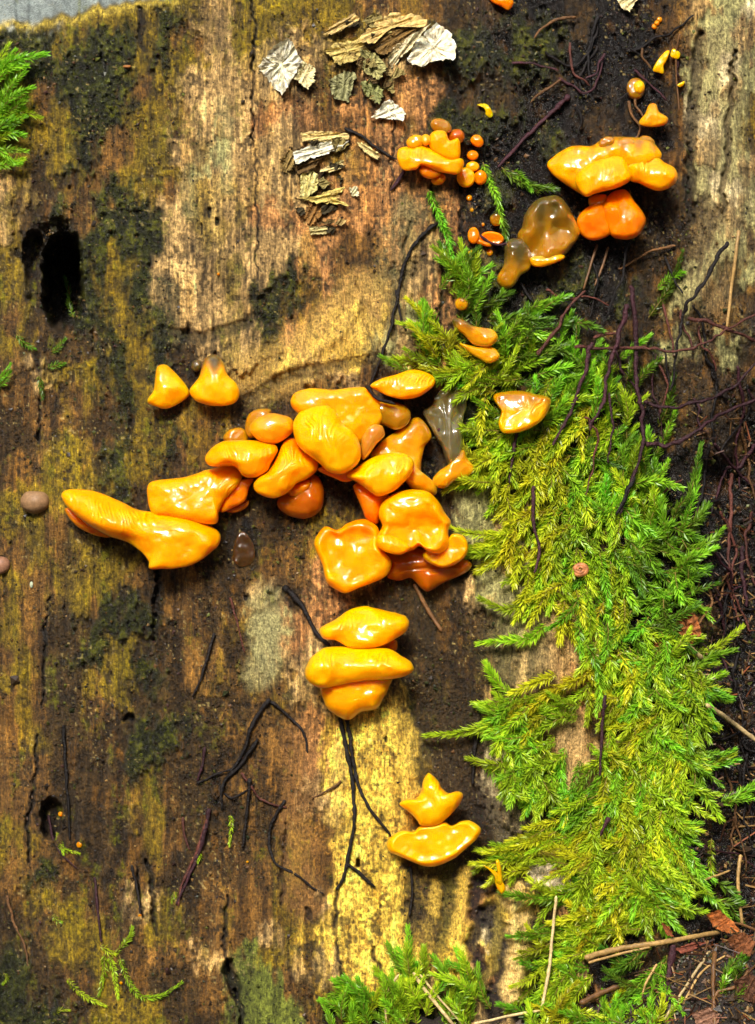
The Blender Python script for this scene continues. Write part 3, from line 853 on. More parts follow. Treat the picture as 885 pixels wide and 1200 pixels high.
fungus('wide plate shaped yellow jelly fungus under the hat shaped one', [
    ('cap', [(453, 988), (460, 979), (472, 973), (485, 974), (492, 968), (508, 966), (521, 963), (530, 967), (541, 962), (552, 962), (564, 971), (560, 982), (548, 993), (534, 1005), (516, 1014), (500, 1016), (483, 1010), (469, 1004), (456, 998)],
     dict(lift=28, thick=16, tilt=(0, .14), dish=.3, rim=3, col='y', p=2.8, rough=.7))])
fungus('small dotted orange jelly cone left of a grey topped one', [
    ('cap', [(174, 466), (180, 456), (183, 433), (189, 427), (196, 428), (207, 438), (219, 452), (222, 463), (210, 473), (196, 479), (183, 477), (173, 472)],
     dict(lift=14, thick=14, tilt=(0, .15), col='y', top='p', clear=.05))])
fungus('bell shaped yellow jelly fungus with grey translucent top beside the small dotted cone', [
    ('cap', [(222, 457), (233, 442), (238, 424), (244, 417), (255, 416), (263, 426), (267, 439), (278, 450), (281, 463), (272, 474), (251, 476), (230, 470)],
     dict(lift=16, thick=17, tilt=(0, .18), col='y', top='g', topf=(.05, .5), topclear=.5)),
    ('knob', ell(230, 429, 6, 7), dict(lift=4, thick=6, col='g', clear=.6))])
# upper right group
fungus('broad double lipped orange jelly fungus in the dark hollow of the wood', [
    ('cap', [(641, 194), (649, 183), (670, 171), (692, 171), (706, 163), (727, 160), (758, 163), (771, 172), (775, 184), (760, 200), (730, 210), (700, 224), (687, 230), (673, 223), (654, 210)],
     dict(lift=28, thick=16, tilt=(0, .1), col='o', top='v', topf=(0, .3), topclear=.25)),
    ('front_lip', [(674, 209), (684, 195), (706, 184), (727, 181), (737, 196), (739, 211), (722, 221), (700, 226), (687, 231), (678, 222)], dict(lift=46, thick=15, tilt=(0, .1), wr=.9, ridge=4, col='o')),
    ('front_lip', [(731, 193), (741, 182), (765, 180), (779, 190), (790, 196), (795, 208), (787, 219), (770, 224), (749, 215), (738, 211)], dict(lift=44, thick=14, wr=.9, ridge=4, col='o')),
    ('knob', ell(733, 169, 12, 8, 10), dict(lift=42, thick=8, col='a', clear=.25)),
    ('knob', ell(757, 168, 11, 9, -15), dict(lift=38, thick=7, col='v', clear=.35)),
    ('knob', ell(711, 167, 10, 7, 20), dict(lift=36, thick=7, col='v', clear=.4))])
fungus('deep orange folded jelly fungus hanging under the double lipped one', [
    ('cap', [(706, 239), (716, 226), (733, 222), (744, 236), (757, 255), (754, 268), (744, 279), (730, 281), (716, 276), (708, 258)], dict(lift=36, thick=16, wr=.3, ridge=6, col='d')),
    ('side_lobe', [(676, 257), (684, 246), (694, 240), (708, 240), (716, 258), (719, 268), (714, 276), (697, 282), (684, 278), (677, 268)], dict(lift=28, thick=12, col='d', clear=.1)),
    ('knob', [(690, 232), (700, 228), (711, 229), (710, 244), (698, 246), (691, 242)], dict(lift=26, thick=8, col='d'))])
fungus('olive brown translucent slimy jelly fungus collapsing beside dark moss', [
    ('cap', [(606, 276), (612, 264), (616, 249), (630, 233), (645, 229), (657, 231), (668, 244), (678, 266), (678, 278), (668, 293), (654, 306), (635, 313), (622, 309), (612, 294)],
     dict(lift=18, thick=16, dish=.15, rim=2, col='v', top='g', topf=(.0, .7), topclear=.5, clear=.3, rough=1.6)),
    ('lower_lip', [(622, 302), (640, 299), (658, 298), (662, 302), (652, 308), (635, 313), (624, 311)], dict(lift=30, thick=7, col='o', clear=.1)),
    ('tail', [(592, 287), (602, 279), (616, 284), (624, 300), (621, 315), (611, 323), (600, 337), (588, 337), (582, 326), (590, 310)], dict(lift=14, thick=11, col='v', top='g', topf=(.2, .7), clear=.3, topclear=.55))])
fungus('small yellow bell shaped jelly fungus high in the dark hollow', [
    ('cap', [(749, 142), (756, 133), (761, 122), (769, 122), (773, 131), (783, 138), (780, 146), (766, 149), (752, 147)], dict(lift=16, thick=9, tilt=(0, .2), col='p', top='a', clear=.1))])
fungus('cloudy brown jelly blob with a yellow drop above the small bell', [
    ('cap', ell(745, 104, 11, 13), dict(lift=4, thick=7, col='v', clear=.5)),
    ('drop', ell(749, 102, 7, 8), dict(lift=10, thick=6, col='y', clear=.1))])
fungus('thin yellow jelly tongue above the small bell by a root tip', [
    ('cap', [(765, 82), (771, 70), (780, 60), (785, 60), (782, 70), (778, 77), (778, 86), (771, 85)], dict(lift=8, thick=4, col='y'))])
fungus('tiny yellow jelly wedge next to the thin yellow tongue', [
    ('cap', [(786, 66), (789, 57), (797, 62), (795, 69)], dict(lift=8, thick=3, col='y'))])
fungus('tiny yellow jelly speck below the thin yellow tongue', [('cap', [(794, 99), (802, 95), (801, 100), (796, 102)], dict(lift=6, thick=2, col='y'))])
# upper middle group
fungus('lumpy orange jelly cluster body left of a string of beads', [
    ('cap', [(465, 184), (468, 174), (482, 171), (495, 169), (505, 173), (526, 186), (540, 185), (544, 191), (541, 199), (535, 205), (513, 201), (495, 194), (488, 199), (477, 200), (469, 196)],
     dict(lift=26, thick=11, wr=.8, ridge=3, tilt=(0, .1), col='o', na=110)),
    ('upper_lobe', [(503, 160), (510, 153), (522, 154), (527, 164), (537, 162), (540, 174), (538, 186), (526, 188), (512, 181), (503, 172)], dict(lift=24, thick=11, col='o')),
    ('knob', ell(487, 166, 11, 8, 15), dict(lift=24, thick=7, col='p', clear=.15)),
    ('knob', ell(499, 164, 6, 7), dict(lift=24, thick=6, col='p', clear=.1)),
    ('knob', ell(517, 148, 13, 9, -20), dict(lift=14, thick=8, col='v', clear=.4)),
    ('knob', ell(535, 160, 10, 9, 20), dict(lift=12, thick=8, col='x', clear=.3)),
    ('lower_lobe', [(491, 199), (500, 192), (514, 200), (516, 206), (505, 210), (496, 207)], dict(lift=18, thick=8, col='d')),
    ('lower_lobe', ell(514, 210, 9, 7, 25), dict(lift=10, thick=7, col='d'))])
fungus('trio of joined orange jelly beads right of the lumpy cluster body', [
    ('lobe', ell(546, 208, 11, 12), dict(lift=10, thick=8, dish=.3, col='o')),
    ('lobe', ell(563, 208, 8, 9), dict(lift=10, thick=7, col='d')),
    ('lobe', ell(554, 195, 8, 6), dict(lift=12, thick=6, col='o'))])
fungus('uppermost lone orange bead of the string beside the lumpy cluster', [('cap', [(551, 164), (556, 158), (563, 159), (567, 166), (564, 172), (556, 171)], dict(lift=6, thick=6, col='d'))])
fungus('orange bead between the lone bead and the joined trio', [('cap', ell(554, 182, 7, 6), dict(lift=6, thick=5, col='d'))])
fungus('orange jelly pad and tongue crossed by a thin purple root', [
    ('lobe', ell(555, 276, 7, 10), dict(lift=10, thick=6, col='d')),
    ('tongue', [(556, 283), (562, 277), (572, 282), (576, 289), (566, 288)], dict(lift=12, thick=4, col='d')),
    ('lobe', ell(577, 279, 14, 8, -8), dict(lift=12, thick=6, dish=.4, rim=1.5, col='d'))])
fungus('small cloudy jelly drop with grey film on dark moss near the orange pad', [('cap', ell(582, 257, 8, 8), dict(lift=6, thick=5, col='v', top='g', clear=.4, topclear=.7))])
fungus('tiny torn yellow flake of jelly on the dark crusted wood', [('cap', [(559, 123), (567, 121), (573, 124), (578, 134), (574, 138), (569, 134), (568, 127)], dict(lift=5, thick=2.5, back=2, col='y', rough=2))])
fungus('torn orange jelly scrap at the upper edge of the dark wood', [('cap', [(571, -6), (590, -6), (602, 2), (596, 12), (588, 8), (576, 2)], dict(lift=6, thick=4, col='d'))])
# right of cluster
fungus('single yellow jelly cup with milky upper side standing in moss', [
    ('cap', [(578, 467), (584, 460), (611, 458), (630, 462), (645, 467), (643, 482), (630, 497), (608, 507), (590, 507), (584, 496), (587, 482)],
     dict(lift=36, thick=13, tilt=(0, .15), dish=.2, rim=2.5, wr=.6, col='y', top='v', topf=(.1, .6), topclear=.35, clear=.05))])
fungus('pair of pale yellow jelly fingers lying on the moss', [
    ('finger', [(530, 374), (541, 373), (556, 382), (577, 386), (584, 396), (574, 406), (556, 404), (544, 393), (533, 384)], dict(lift=24, thick=9, col='p', top='g', topf=(0, .6), clear=.25, topclear=.6)),
    ('finger', [(539, 402), (558, 406), (578, 407), (586, 418), (575, 426), (562, 421), (546, 410)], dict(lift=26, thick=8, col='p', clear=.2))])
fungus('small clear jelly bead above the pair of pale fingers', [('cap', ell(541, 356, 8, 8), dict(lift=14, thick=7, col='p', top='g', clear=.3, topclear=.6))])
fungus('milky clear jelly lump left of the pair of pale fingers', [('cap', ell(520, 403, 9, 9), dict(lift=14, thick=6, col='m', clear=.5))])
fungus('antler shaped yellow jelly sprig beside moss under the plate', [
    ('foot', [(580, 1030), (585, 1026), (590, 1034), (593, 1042), (588, 1048), (582, 1040)], dict(lift=24, thick=4, col='o')),
    ('branch', [(566, 1014), (574, 1017), (584, 1024), (588, 1034), (582, 1034), (578, 1024)], dict(lift=32, thick=2.5, back=2, col='o')),
    ('branch', [(581, 1009), (585, 1008), (588, 1022), (588, 1036), (583, 1034), (583, 1020)], dict(lift=33, thick=2.5, back=2, col='o'))])
fungus('wet brown clear jelly drip on the shaded wood under the cluster', [('cap', [(274, 640), (279, 626), (288, 624), (298, 640), (298, 656), (288, 664), (274, 660)], dict(lift=2, thick=4, col='n', clear=.85))])
for bx_, by_, br_ in [(93, 990, 3.6), (71, 954, 3.0), (164, 1073, 2.2), (142, 1152, 2.0), (550, 232, 3.6), (553, 246, 2.4), (553, 298, 5), (574, 296, 4), (256, 321, 1.8),
                      (770, 27, 3.4), (767, 31, 3.4), (773, 23, 3.2), (566, 263, 2.2), (290, 1010, 1.6)]:
    fungus('tiny round orange jelly bead on the wood', [('cap', ell(bx_, by_, br_, br_, n=10), dict(lift=2, thick=br_ * .9, back=2, col='d', na=28))], group='tiny orange jelly beads', cat='fungus', name='jelly_bead')

# ------------------------------------------------------------------ tubes: rootlets, straws
def tube_geo(pts, r, zoff=3, seg=7, step=3.4, wob=1.0, seed=0, taper=.55, zs=None):
    pts = np.asarray(pts, float)
    ln = np.hypot(*np.diff(pts, axis=0).T).sum()
    n = max(6, int(ln / step))
    P = catmull(pts, n)
    s = np.linspace(0, 1, n)
    P[:, 0] += wob * 1.3 * np.array([mnoise.noise(Vector((k * step / 13, seed * 3.3, 1))) for k in range(n)])
    P[:, 1] += wob * 1.3 * np.array([mnoise.noise(Vector((k * step / 13, seed * 3.3, 9))) for k in range(n)])
    if zs is None:
        zz = surfs(P[:, 0], P[:, 1])
        k = min(9, n // 2 * 2 - 1)
        zz = np.convolve(np.pad(zz, k // 2, mode='edge'), np.ones(k) / k, 'valid') if k >= 3 else zz
        z = zz + zoff
        if P[:, 1].max() > 1050:
            gf = ground_front(P[:, 0], P[:, 1]); gf = np.convolve(np.pad(gf, 2, mode='edge'), np.ones(5) / 5, 'valid')
            z = np.maximum(z, gf + r + 3)
    else:
        z = np.interp(s, np.linspace(0, 1, len(zs)), zs) + surfs(P[:, 0], P[:, 1]) * 0
    z = z + wob * 1.5 * np.array([mnoise.noise(Vector((k * step / 30, seed * 1.3, 4))) for k in range(n)])
    rad = r * (1 - (1 - taper) * s) * (1 + (.42 if wob > .5 else .15) * np.array([mnoise.noise(Vector((k * step / 8, seed, 2.2))) for k in range(n)]))
    rad[-1] *= .35; rad[0] *= .7
    Q = np.stack([P[:, 0], -P[:, 1], z], 1)
    T = np.gradient(Q, axis=0); T /= np.linalg.norm(T, axis=1)[:, None] + 1e-9
    up = np.array([.05, .05, 1.0])
    N = np.cross(T, up); N /= np.linalg.norm(N, axis=1)[:, None] + 1e-9
    B = np.cross(N, T)
    a = np.linspace(0, 2 * np.pi, seg, endpoint=False)
    jit = 1 + (.16 if wob > .5 else .08) * np.random.default_rng(seed).normal(0, 1, (n, seg, 1))
    V = Q[:, None] + rad[:, None, None] * jit * (N[:, None] * np.cos(a)[None, :, None] + B[:, None] * np.sin(a)[None, :, None])
    I = np.arange(n * seg).reshape(n, seg); J = np.roll(I, -1, 1)
    F = np.stack([I[:-1], J[:-1], J[1:], I[1:]], -1).reshape(-1, 4)
    V = V.reshape(-1, 3)
    cap = [[0, 1, 2, 3]] if False else []
    # close both ends with a point
    V = np.concatenate([V, Q[:1] - T[:1] * rad[0] * .4, Q[-1:] + T[-1:] * rad[-1]])
    e0, e1 = len(V) - 2, len(V) - 1
    F = list(map(list, F))
    tri = [[e0, I[0][(i + 1) % seg], I[0][i], I[0][i]] for i in range(0)]
    F2 = []
    for i in range(0, seg - 1, 2):
        F2.append([e0, I[0][(i + 2) % seg], I[0][i + 1], I[0][i]]); F2.append([e1, I[-1][i], I[-1][i + 1], I[-1][(i + 2) % seg]])
    F = np.array(F + F2)
    return W(V[:, 0], -V[:, 1], V[:, 2]), F, np.repeat(s, seg)

RC = {'k': (20, 14, 12), 'p': (56, 28, 34), 'r': (84, 46, 36), 's': (176, 140, 82), 'w': (196, 170, 118), 'b': (104, 72, 40)}
_rs = [0]
def strand(name, pts, r, c, label, cat, group=None, mat=None, zoff=None, wob=1.0, taper=.55, zs=None):
    _rs[0] += 1
    V, F, s = tube_geo(pts, r, (r * .9 + 1.5) if zoff is None else zoff, seed=_rs[0], wob=wob, taper=taper, zs=zs)
    loc = V[0].copy()
    base = lin(RC[c]) * (1 + .25 * random.uniform(-1, 1))
    s2 = np.concatenate([s, [0, 1]])
    blotch = np.array([mnoise.noise(Vector((k * .9 + _rs[0] * 9, 3.3, .5))) for k in s2 * 8])
    cols = base[None] * (1 + .45 * blotch[:, None])
    me = mesh_np(name, V - loc, F, True, np.clip(cols, .002, .9))
    return tag(link(name, me, mat or M_ROOT, loc=loc), label, cat, group)

def root(pts, r, c='p', label=None, group=None, **kw):
    if label is None:
        mx, my = np.mean(np.array(pts, float), 0)
        group = 'rootlets of the tangle'
        if my < 170: label = 'thin dark rootlet in the black hollow above the double lipped fungus'
        elif mx > 800 and my > 540: label = 'thin reddish dark rootlet on the black soil gap right of the moss carpet'
        elif mx > 775: label = 'thin dark rootlet on the grey lichened wood right of the moss'
        elif r >= 2.5: label = 'stout purple rootlet hanging over the moss below the deep orange fungus'
        else: label = 'fine rootlet threading the moss below the deep orange fungus'
    return strand('rootlet', pts, r, c, label, 'root', group, **kw)

root([(512, 262), (495, 275), (475, 305), (465, 350), (457, 390), (442, 430), (430, 462)], 2.4, 'k', 'dark root running down pale wood to the flat oval cap', wob=1.6)
root([(463, 340), (470, 372), (476, 388)], 1.6, 'k', 'short side branch of the dark root on pale wood')
root([(430, 452), (441, 466), (452, 470), (464, 474)], 2.6, 'k', 'wet black root bit pressed between the oval cap and the central cap', zoff=44)
root([(404, 150), (425, 160), (440, 172), (466, 187)], 2.2, 'k', 'dark crumbly root leading to the lumpy orange cluster')
root([(474, 200), (466, 212), (458, 224)], 3.0, 'p', 'short purple root stub below the lumpy orange cluster')
root([(667, 112), (640, 138), (612, 165), (584, 196)], 3.0, 'p', 'slanting purple root left of the double lipped fungus')
root([(334, 686), (345, 700), (358, 716), (368, 738), (388, 758)], 4.0, 'k', 'thick black root slanting into the bun shaped cap', wob=1.8)
root([(316, 818), (298, 846), (286, 880), (270, 905)], 3.0, 'k', 'black bent root arching down to the root tangle on brown wood')
root([(314, 820), (341, 842), (355, 858), (361, 882)], 2.2, 'k', 'thin black root forking off the black arch on brown wood')
root([(399, 840), (404, 868), (411, 900), (415, 940), (415, 965), (408, 1005), (402, 1030), (394, 1043)], 2.9, 'k', 'long black root hanging straight below the skirted cap', taper=.6)
root([(407, 842), (411, 870), (417, 908), (430, 942), (458, 980)], 2.9, 'k', 'black root from the skirted cap to the plate shaped one')
root([(407, 1012), (422, 1024), (440, 1040)], 2.6, 'k', 'short black root forking beside a small round hole')
root([(334, 938), (321, 960), (315, 986), (324, 1012), (352, 1028), (366, 1040), (380, 1048)], 2.1, 'k', 'hooked thin black root on tan wood ending in a dark knot', wob=1.3)
root([(400, 915), (386, 926), (364, 935)], 1.5, 'b', 'short brown rootlet beside the long hanging black root')
root([(481, 1014), (483, 1042), (480, 1074)], 2.2, 'k', 'short straight root below the plate shaped cap')
root([(558, 858), (556, 890), (554, 920)], 3.0, 'k', 'flat black root strip left of the moss clump')
G2 = 'rootlets on the brown wood'
for p_, r_, c_ in [([(302, 866), (283, 896), (262, 918), (260, 950)], 2.6, 'k'), ([(241, 876), (236, 900), (231, 916)], 2, 'p'),
                   ([(246, 948), (236, 990), (221, 1028), (206, 1060)], 2.8, 'p'), ([(243, 960), (230, 1000), (214, 1035), (209, 1062)], 2.2, 'r'),
                   ([(293, 912), (290, 950), (284, 994)], 2.6, 'k'), ([(214, 958), (216, 980), (223, 996)], 1.8, 'r'), ([(231, 918), (244, 912), (262, 904), (284, 900)], 1.8, 'k'),
                   ([(283, 905), (296, 925), (312, 940), (336, 946)], 1.9, 'r'), ([(262, 930), (275, 935), (300, 918)], 1.6, 'k')]:
    root(p_, r_, c_, 'dark rootlet in the small tangle on bare brown wood', G2)
root([(74, 850), (78, 911), (82, 985)], 2.2, 'k', 'thin black root running down past the small dark niche')
root([(111, 1028), (116, 1078), (119, 1104)], 2.0, 'p', 'straight purple rootlet above the star shaped moss sprig')
root([(155, 1014), (160, 1040), (165, 1072)], 2.1, 'k', 'short dark rootlet beside a split in yellow wood')
root([(8, 1050), (16, 1080), (28, 1106), (34, 1138)], 2.0, 'b', 'mossy bent rootlet low at the edge of the stump')
root([(57, 955), (66, 992), (90, 1018)], 1.6, 'p', 'fine rootlet crossing the small dark niche')
root([(251, 742), (238, 788), (226, 818)], 2.1, 'k', 'lone dark rootlet below the largest shelf cap')
root([(269, 700), (278, 730), (287, 765)], 1.5, 'r', 'fine brown rootlet on the shaded wood below the clear drip')
root([(606, 505), (601, 535), (597, 568)], 2.3, 'p', 'purple stem hanging under the single yellow cup', zoff=26)
root([(514, 502), (521, 516), (526, 530), (530, 545)], 2.3, 'p', 'reddish root lying across the slimy grey fungus', zoff=30)
root([(562, 276), (574, 285), (588, 286), (600, 282)], 2.0, 'p', 'thin purple root crossing the small orange pad', zoff=20)
root([(626, 570), (625, 608), (632, 644), (627, 672)], 2.6, 'p', 'winding purple root at the left border of the moss', zoff=30)
root([(709, 815), (706, 850), (703, 910)], 2.5, 'p', 'upright purple root beside pale wood in the moss', zoff=30)
root([(714, 958), (709, 968), (704, 980)], 3.2, 'p', 'stubby purple root knot deep in the moss', zoff=30)
root([(680, 1016), (673, 1032), (667, 1048)], 2.2, 'k', 'small black root on the bleached wood near the moss')
TANG = [([(736, 357), (725, 394), (712, 438), (707, 471), (690, 504)], 3.0, 'p', 20), ([(692, 401), (687, 434), (670, 478), (648, 522)], 3.0, 'p', 16),
        ([(740, 335), (744, 372), (747, 445), (753, 493), (753, 530), (725, 602)], 3.2, 'p', 16), ([(630, 416), (655, 383), (663, 364), (686, 340)], 2.5, 'r', 14),
        ([(674, 407), (725, 408), (762, 408), (795, 412), (828, 401), (852, 386), (900, 360)], 2.0, 'r', 18), ([(806, 372), (850, 385), (905, 408)], 2.7, 'r', 12),
        ([(755, 471), (780, 478), (817, 471), (854, 456), (905, 405)], 2.3, 'p', 14), ([(758, 520), (795, 519), (839, 489), (905, 460)], 3.0, 'p', 14),
        ([(852, 284), (824, 331), (802, 364), (795, 401), (786, 460)], 2.6, 'k', 8), ([(736, 284), (729, 320), (718, 353), (712, 372)], 1.8, 'k', 10),
        ([(685, 489), (701, 508), (696, 537), (687, 581)], 1.7, 'r', 18), ([(714, 460), (718, 500), (712, 544)], 1.6, 'p', 14),
        ([(742, 560), (733, 582), (722, 604)], 3.0, 'k', 16), ([(857, 555), (856, 615), (854, 681), (866, 728)], 2.4, 'r', 8), ([(832, 641), (852, 666), (860, 690)], 2.2, 'p', 10),
        ([(872, 640), (870, 680), (876, 712)], 3.0, 'p', 8), ([(640, 60), (668, 78), (690, 62), (700, 30)], 2.0, 'k', 5), ([(655, 92), (690, 108), (708, 70)], 1.8, 'p', 5),
        ([(740, 60), (765, 45), (790, 36), (812, 18)], 2.0, 'k', 6), ([(742, 82), (760, 96), (782, 118)], 1.8, 'p', 6), ([(700, 18), (690, 66), (694, 120)], 2.2, 'k', 5),
        ([(668, 50), (672, 84), (692, 100)], 1.8, 'r', 6), ([(770, 420), (782, 452), (774, 486)], 1.6, 'r', 12), ([(828, 420), (840, 450), (834, 500), (846, 560)], 2.2, 'k', 6),
        ([(864, 430), (872, 480), (862, 520), (868, 570)], 2.0, 'p', 6), ([(885, 520), (868, 545), (850, 552), (838, 590)], 2.4, 'p', 8), ([(845, 600), (862, 640), (858, 690), (880, 740)], 2.0, 'r', 8),
        ([(882, 600), (874, 640), (886, 690)], 2.2, 'r', 8), ([(722, 405), (728, 430), (744, 452), (751, 480)], 1.8, 'p', 14), ([(690, 300), (700, 330), (690, 372)], 1.7, 'k', 8),
        ([(640, 340), (662, 350), (690, 348), (714, 358)], 1.5, 'r', 10), ([(610, 330), (625, 352), (640, 372)], 1.9, 'k', 8), ([(780, 300), (792, 330), (800, 346)], 1.7, 'k', 8),
        ([(775, 350), (786, 392), (790, 410)], 1.7, 'r', 8), ([(760, 610), (776, 580), (800, 560)], 1.6, 'r', 10), ([(838, 700), (850, 730), (846, 770), (860, 800)], 2.2, 'p', 6),
        ([(868, 760), (860, 800), (872, 850)], 2.0, 'k', 6), ([(636, 424), (648, 414), (660, 405)], 2.0, 'r', 12), ([(696, 395), (712, 392), (728, 388)], 1.8, 'r', 16),
        ([(850, 900), (862, 950), (856, 1000)], 2.0, 'b', 6), ([(878, 870), (870, 930), (880, 990)], 2.2, 'k', 6)]
_rt = np.random.default_rng(8)
for k in range(46):
    if k < 28: x_, y_, a_ = _rt.uniform(812, 885), _rt.uniform(420, 1010), _rt.normal(-90, 35)
    elif k < 40: x_, y_, a_ = _rt.uniform(590, 790), _rt.uniform(20, 150), _rt.uniform(-180, 0)
    else: x_, y_, a_ = _rt.uniform(760, 860), _rt.uniform(270, 460), _rt.normal(-110, 40)
    L_ = _rt.uniform(40, 110) * (.6 if 28 <= k < 40 else 1); q_ = [(x_, y_)]
    for j in range(3):
        a_ += _rt.normal(0, 26); q_.append((q_[-1][0] + L_ / 3 * math.cos(R(a_)), q_[-1][1] - L_ / 3 * math.sin(R(a_))))
    TANG.append((q_, _rt.uniform(1.1, 2.3), _rt.choice(['k', 'p', 'r', 'k', 'b']), _rt.uniform(3, 12)))
for k_, (p_, r_, c_, z_) in enumerate(TANG):
    root(p_, r_, c_, zoff=z_ + (14 if k_ < 13 else 0), wob=2.6)

def straw(pts, r, label, c='s', group=None, **kw):
    kw.setdefault('wob', .4); kw.setdefault('taper', .8)
    return strand('grass_stalk', pts, r, c, label, 'straw', group, M_STRAW, **kw)
straw([(486, 684), (500, 712), (518, 740)], 2.8, 'brown broken straw lying under the ruffled fungus', 'b')
straw([(866, 270), (859, 324), (852, 384)], 2.3, 'upright pale straw over the dark rootlets', 's', zoff=12)
straw([(700, 286), (690, 318), (684, 340)], 1.6, 'fine tan stalk under the deep orange folded fungus', 'b', zoff=8)
straw([(713, 290), (706, 312), (697, 335)], 1.6, 'fine tan stalk beside another under the deep orange folded fungus', 'b', zoff=8)
straw([(797, 40), (792, 70), (796, 130)], 1.3, 'hair thin tan stalk dangling beside the small yellow bell', 'b', zoff=8)
straw([(798, 750), (810, 760), (824, 772)], 3.2, 'short thick pale straw at the moss border', 'w', zoff=26)
straw([(828, 826), (852, 842), (892, 872)], 3.2, 'pale straw pointing out over dark soil beside moss', 'w', zoff=24)
straw([(686, 1122), (725, 1112), (766, 1106), (812, 1098), (845, 1092)], 3.8, 'thick split straw lying across the moss above the soil', 's', zoff=34)
straw([(690, 1128), (730, 1117), (762, 1110)], 1.8, 'thin splinter beside the thick split straw', 's', zoff=36)
straw([(556, 1200), (600, 1190), (634, 1184)], 2.0, 'pale flat straw lying along the foot of the stump', 'w', zoff=30)
straw([(634, 1186), (643, 1140), (647, 1100), (652, 1050)], 2.2, 'tall bent pale straw standing before the moss', 'w', zoff=32)
straw([(484, 1140), (502, 1165), (532, 1202)], 2.6, 'stout pale straw slanting over the low moss', 'w', zoff=22)
straw([(492, 1142), (515, 1170), (545, 1204)], 1.4, 'thin pale straw beside the stout slanting one', 'w', zoff=22)
straw([(468, 1142), (453, 1166), (453, 1202)], 1.5, 'thin bent straw through the low moss', 'w', zoff=22)
straw([(832, 1115), (808, 1150), (778, 1196)], 2.1, 'pale stalk slanting across the dark litter', 'w', zoff=50)
straw([(680, 1176), (704, 1164), (728, 1154)], 4.0, 'short brown twig half sunk in the low moss', 'b', zoff=34)
straw([(838, 1112), (836, 1150), (838, 1204)], 3.0, 'upright brown stalk among the dark litter', 'b', zoff=50)
straw([(820, 1106), (852, 1120), (876, 1134), (862, 1156), (840, 1164), (834, 1190)], 2.2, 'curled brown stalk looping over the litter', 'b', zoff=52)
straw([(868, 1002), (865, 1033), (870, 1086)], 2.4, 'pale upright straw against the dark soil bank', 's', zoff=20)
straw([(822, 1032), (840, 1026), (856, 1020)], 1.6, 'short thin straw lying on the dark soil bank', 's', zoff=22)
straw([(886, 1090), (862, 1082), (836, 1086)], 1.8, 'reddish brown straw beside the curled dead leaf', 'b', zoff=46)
straw([(800, 1178), (822, 1140), (850, 1120)], 1.6, 'thin straw crossing the curled brown stalk', 's', zoff=56)
straw([(770, 1130), (758, 1150), (752, 1168)], 1.5, 'short thin pale straw by the purple litter stem', 's', zoff=48)
strand('rootlet', [(790, 1108), (784, 1140), (780, 1176)], 4.2, 'p', 'thick purple stem standing in the litter below the split straw', 'root', zoff=46)

# ------------------------------------------------------------------ bark flakes, leaves
def plate(name, poly, lift, thick, tilt, col, label, cat, group=None, curl=0, ang=0, mat=None, seed=0, n=40, rough=1, grow=1.0):
    poly = np.array(poly, float)
    pc = poly.mean(0); poly = pc + (poly - pc) * grow
    cl = np.concatenate([poly, poly[:1]]); al_ = np.concatenate([[0], np.cumsum(np.hypot(*np.diff(cl, axis=0).T))])
    sq = np.linspace(0, al_[-1], n, endpoint=False)
    P = np.stack([np.interp(sq, al_, cl[:, 0]), np.interp(sq, al_, cl[:, 1])], 1)
    rg = np.random.default_rng(seed + 77)
    c = P.mean(0)
    P = P + rg.normal(0, .7 * rough, P.shape)
    z0 = float(np.mean(surfs(P[:, 0], P[:, 1]))) + lift
    if c[1] > 1050: z0 = max(z0, float(ground_front(c[:1], c[1:]).max()) + 8)
    size = np.ptp(P, axis=0).max()
    rs = [1, .8, .58, .34, .12]
    Q = np.concatenate([c + (P - c) * r for r in rs])
    dd = Q - c; ca, sa = math.cos(R(ang)), math.sin(R(ang))
    al = dd[:, 0] * ca - dd[:, 1] * sa; ac = dd[:, 0] * sa + dd[:, 1] * ca
    h = tilt[0] * dd[:, 0] + tilt[1] * dd[:, 1] + curl * (ac / size * 2) ** 2 * size * .3
    h += rough * (1.4 * np.sin(ac * .8 + seed) + .9 * np.sin(ac * 1.9 + al * .15) + 1.2 * np.array([mnoise.noise(Vector((x / 7, y / 7, seed))) for x, y in Q]))
    k = len(Q)
    Z = np.concatenate([z0 + h + thick / 2, z0 + h - thick / 2 - lift * .0])
    QQ = np.concatenate([Q, Q])
    m = len(rs)
    I = np.arange(m * n).reshape(m, n); J = np.roll(I, -1, 1)
    F = [np.stack([I[:-1], J[:-1], J[1:], I[1:]], -1).reshape(-1, 4), np.stack([I[:-1], I[1:], J[1:], J[:-1]], -1).reshape(-1, 4) + k,
         np.stack([I[0], I[0] + k, J[0] + k, J[0]], -1)]
    for off, rev in ((0, False), (k, True)):
        row = I[-1] + off
        row = row[::-1] if rev else row
        F.append(np.array([[row[i], row[i + 1], row[n - 2 - i], row[n - 1 - i]] for i in range(n // 2 - 1)]))
    F = np.concatenate(F)
    V = W(QQ[:, 0], QQ[:, 1], Z)
    loc = W(c[0], c[1], z0)
    st = np.concatenate([ac, ac])
    cols = lin(col)[None] * np.clip(1 + .35 * np.sin(st * 1.1 + seed)[:, None] * rough + .25 * rg.normal(0, 1, (len(V), 1)), .3, 1.6)
    me = mesh_np(name, V - loc, F, False, np.clip(cols, .003, .85))
    return tag(link(name, me, mat or M_FLAKE, loc=loc), label, cat, group)

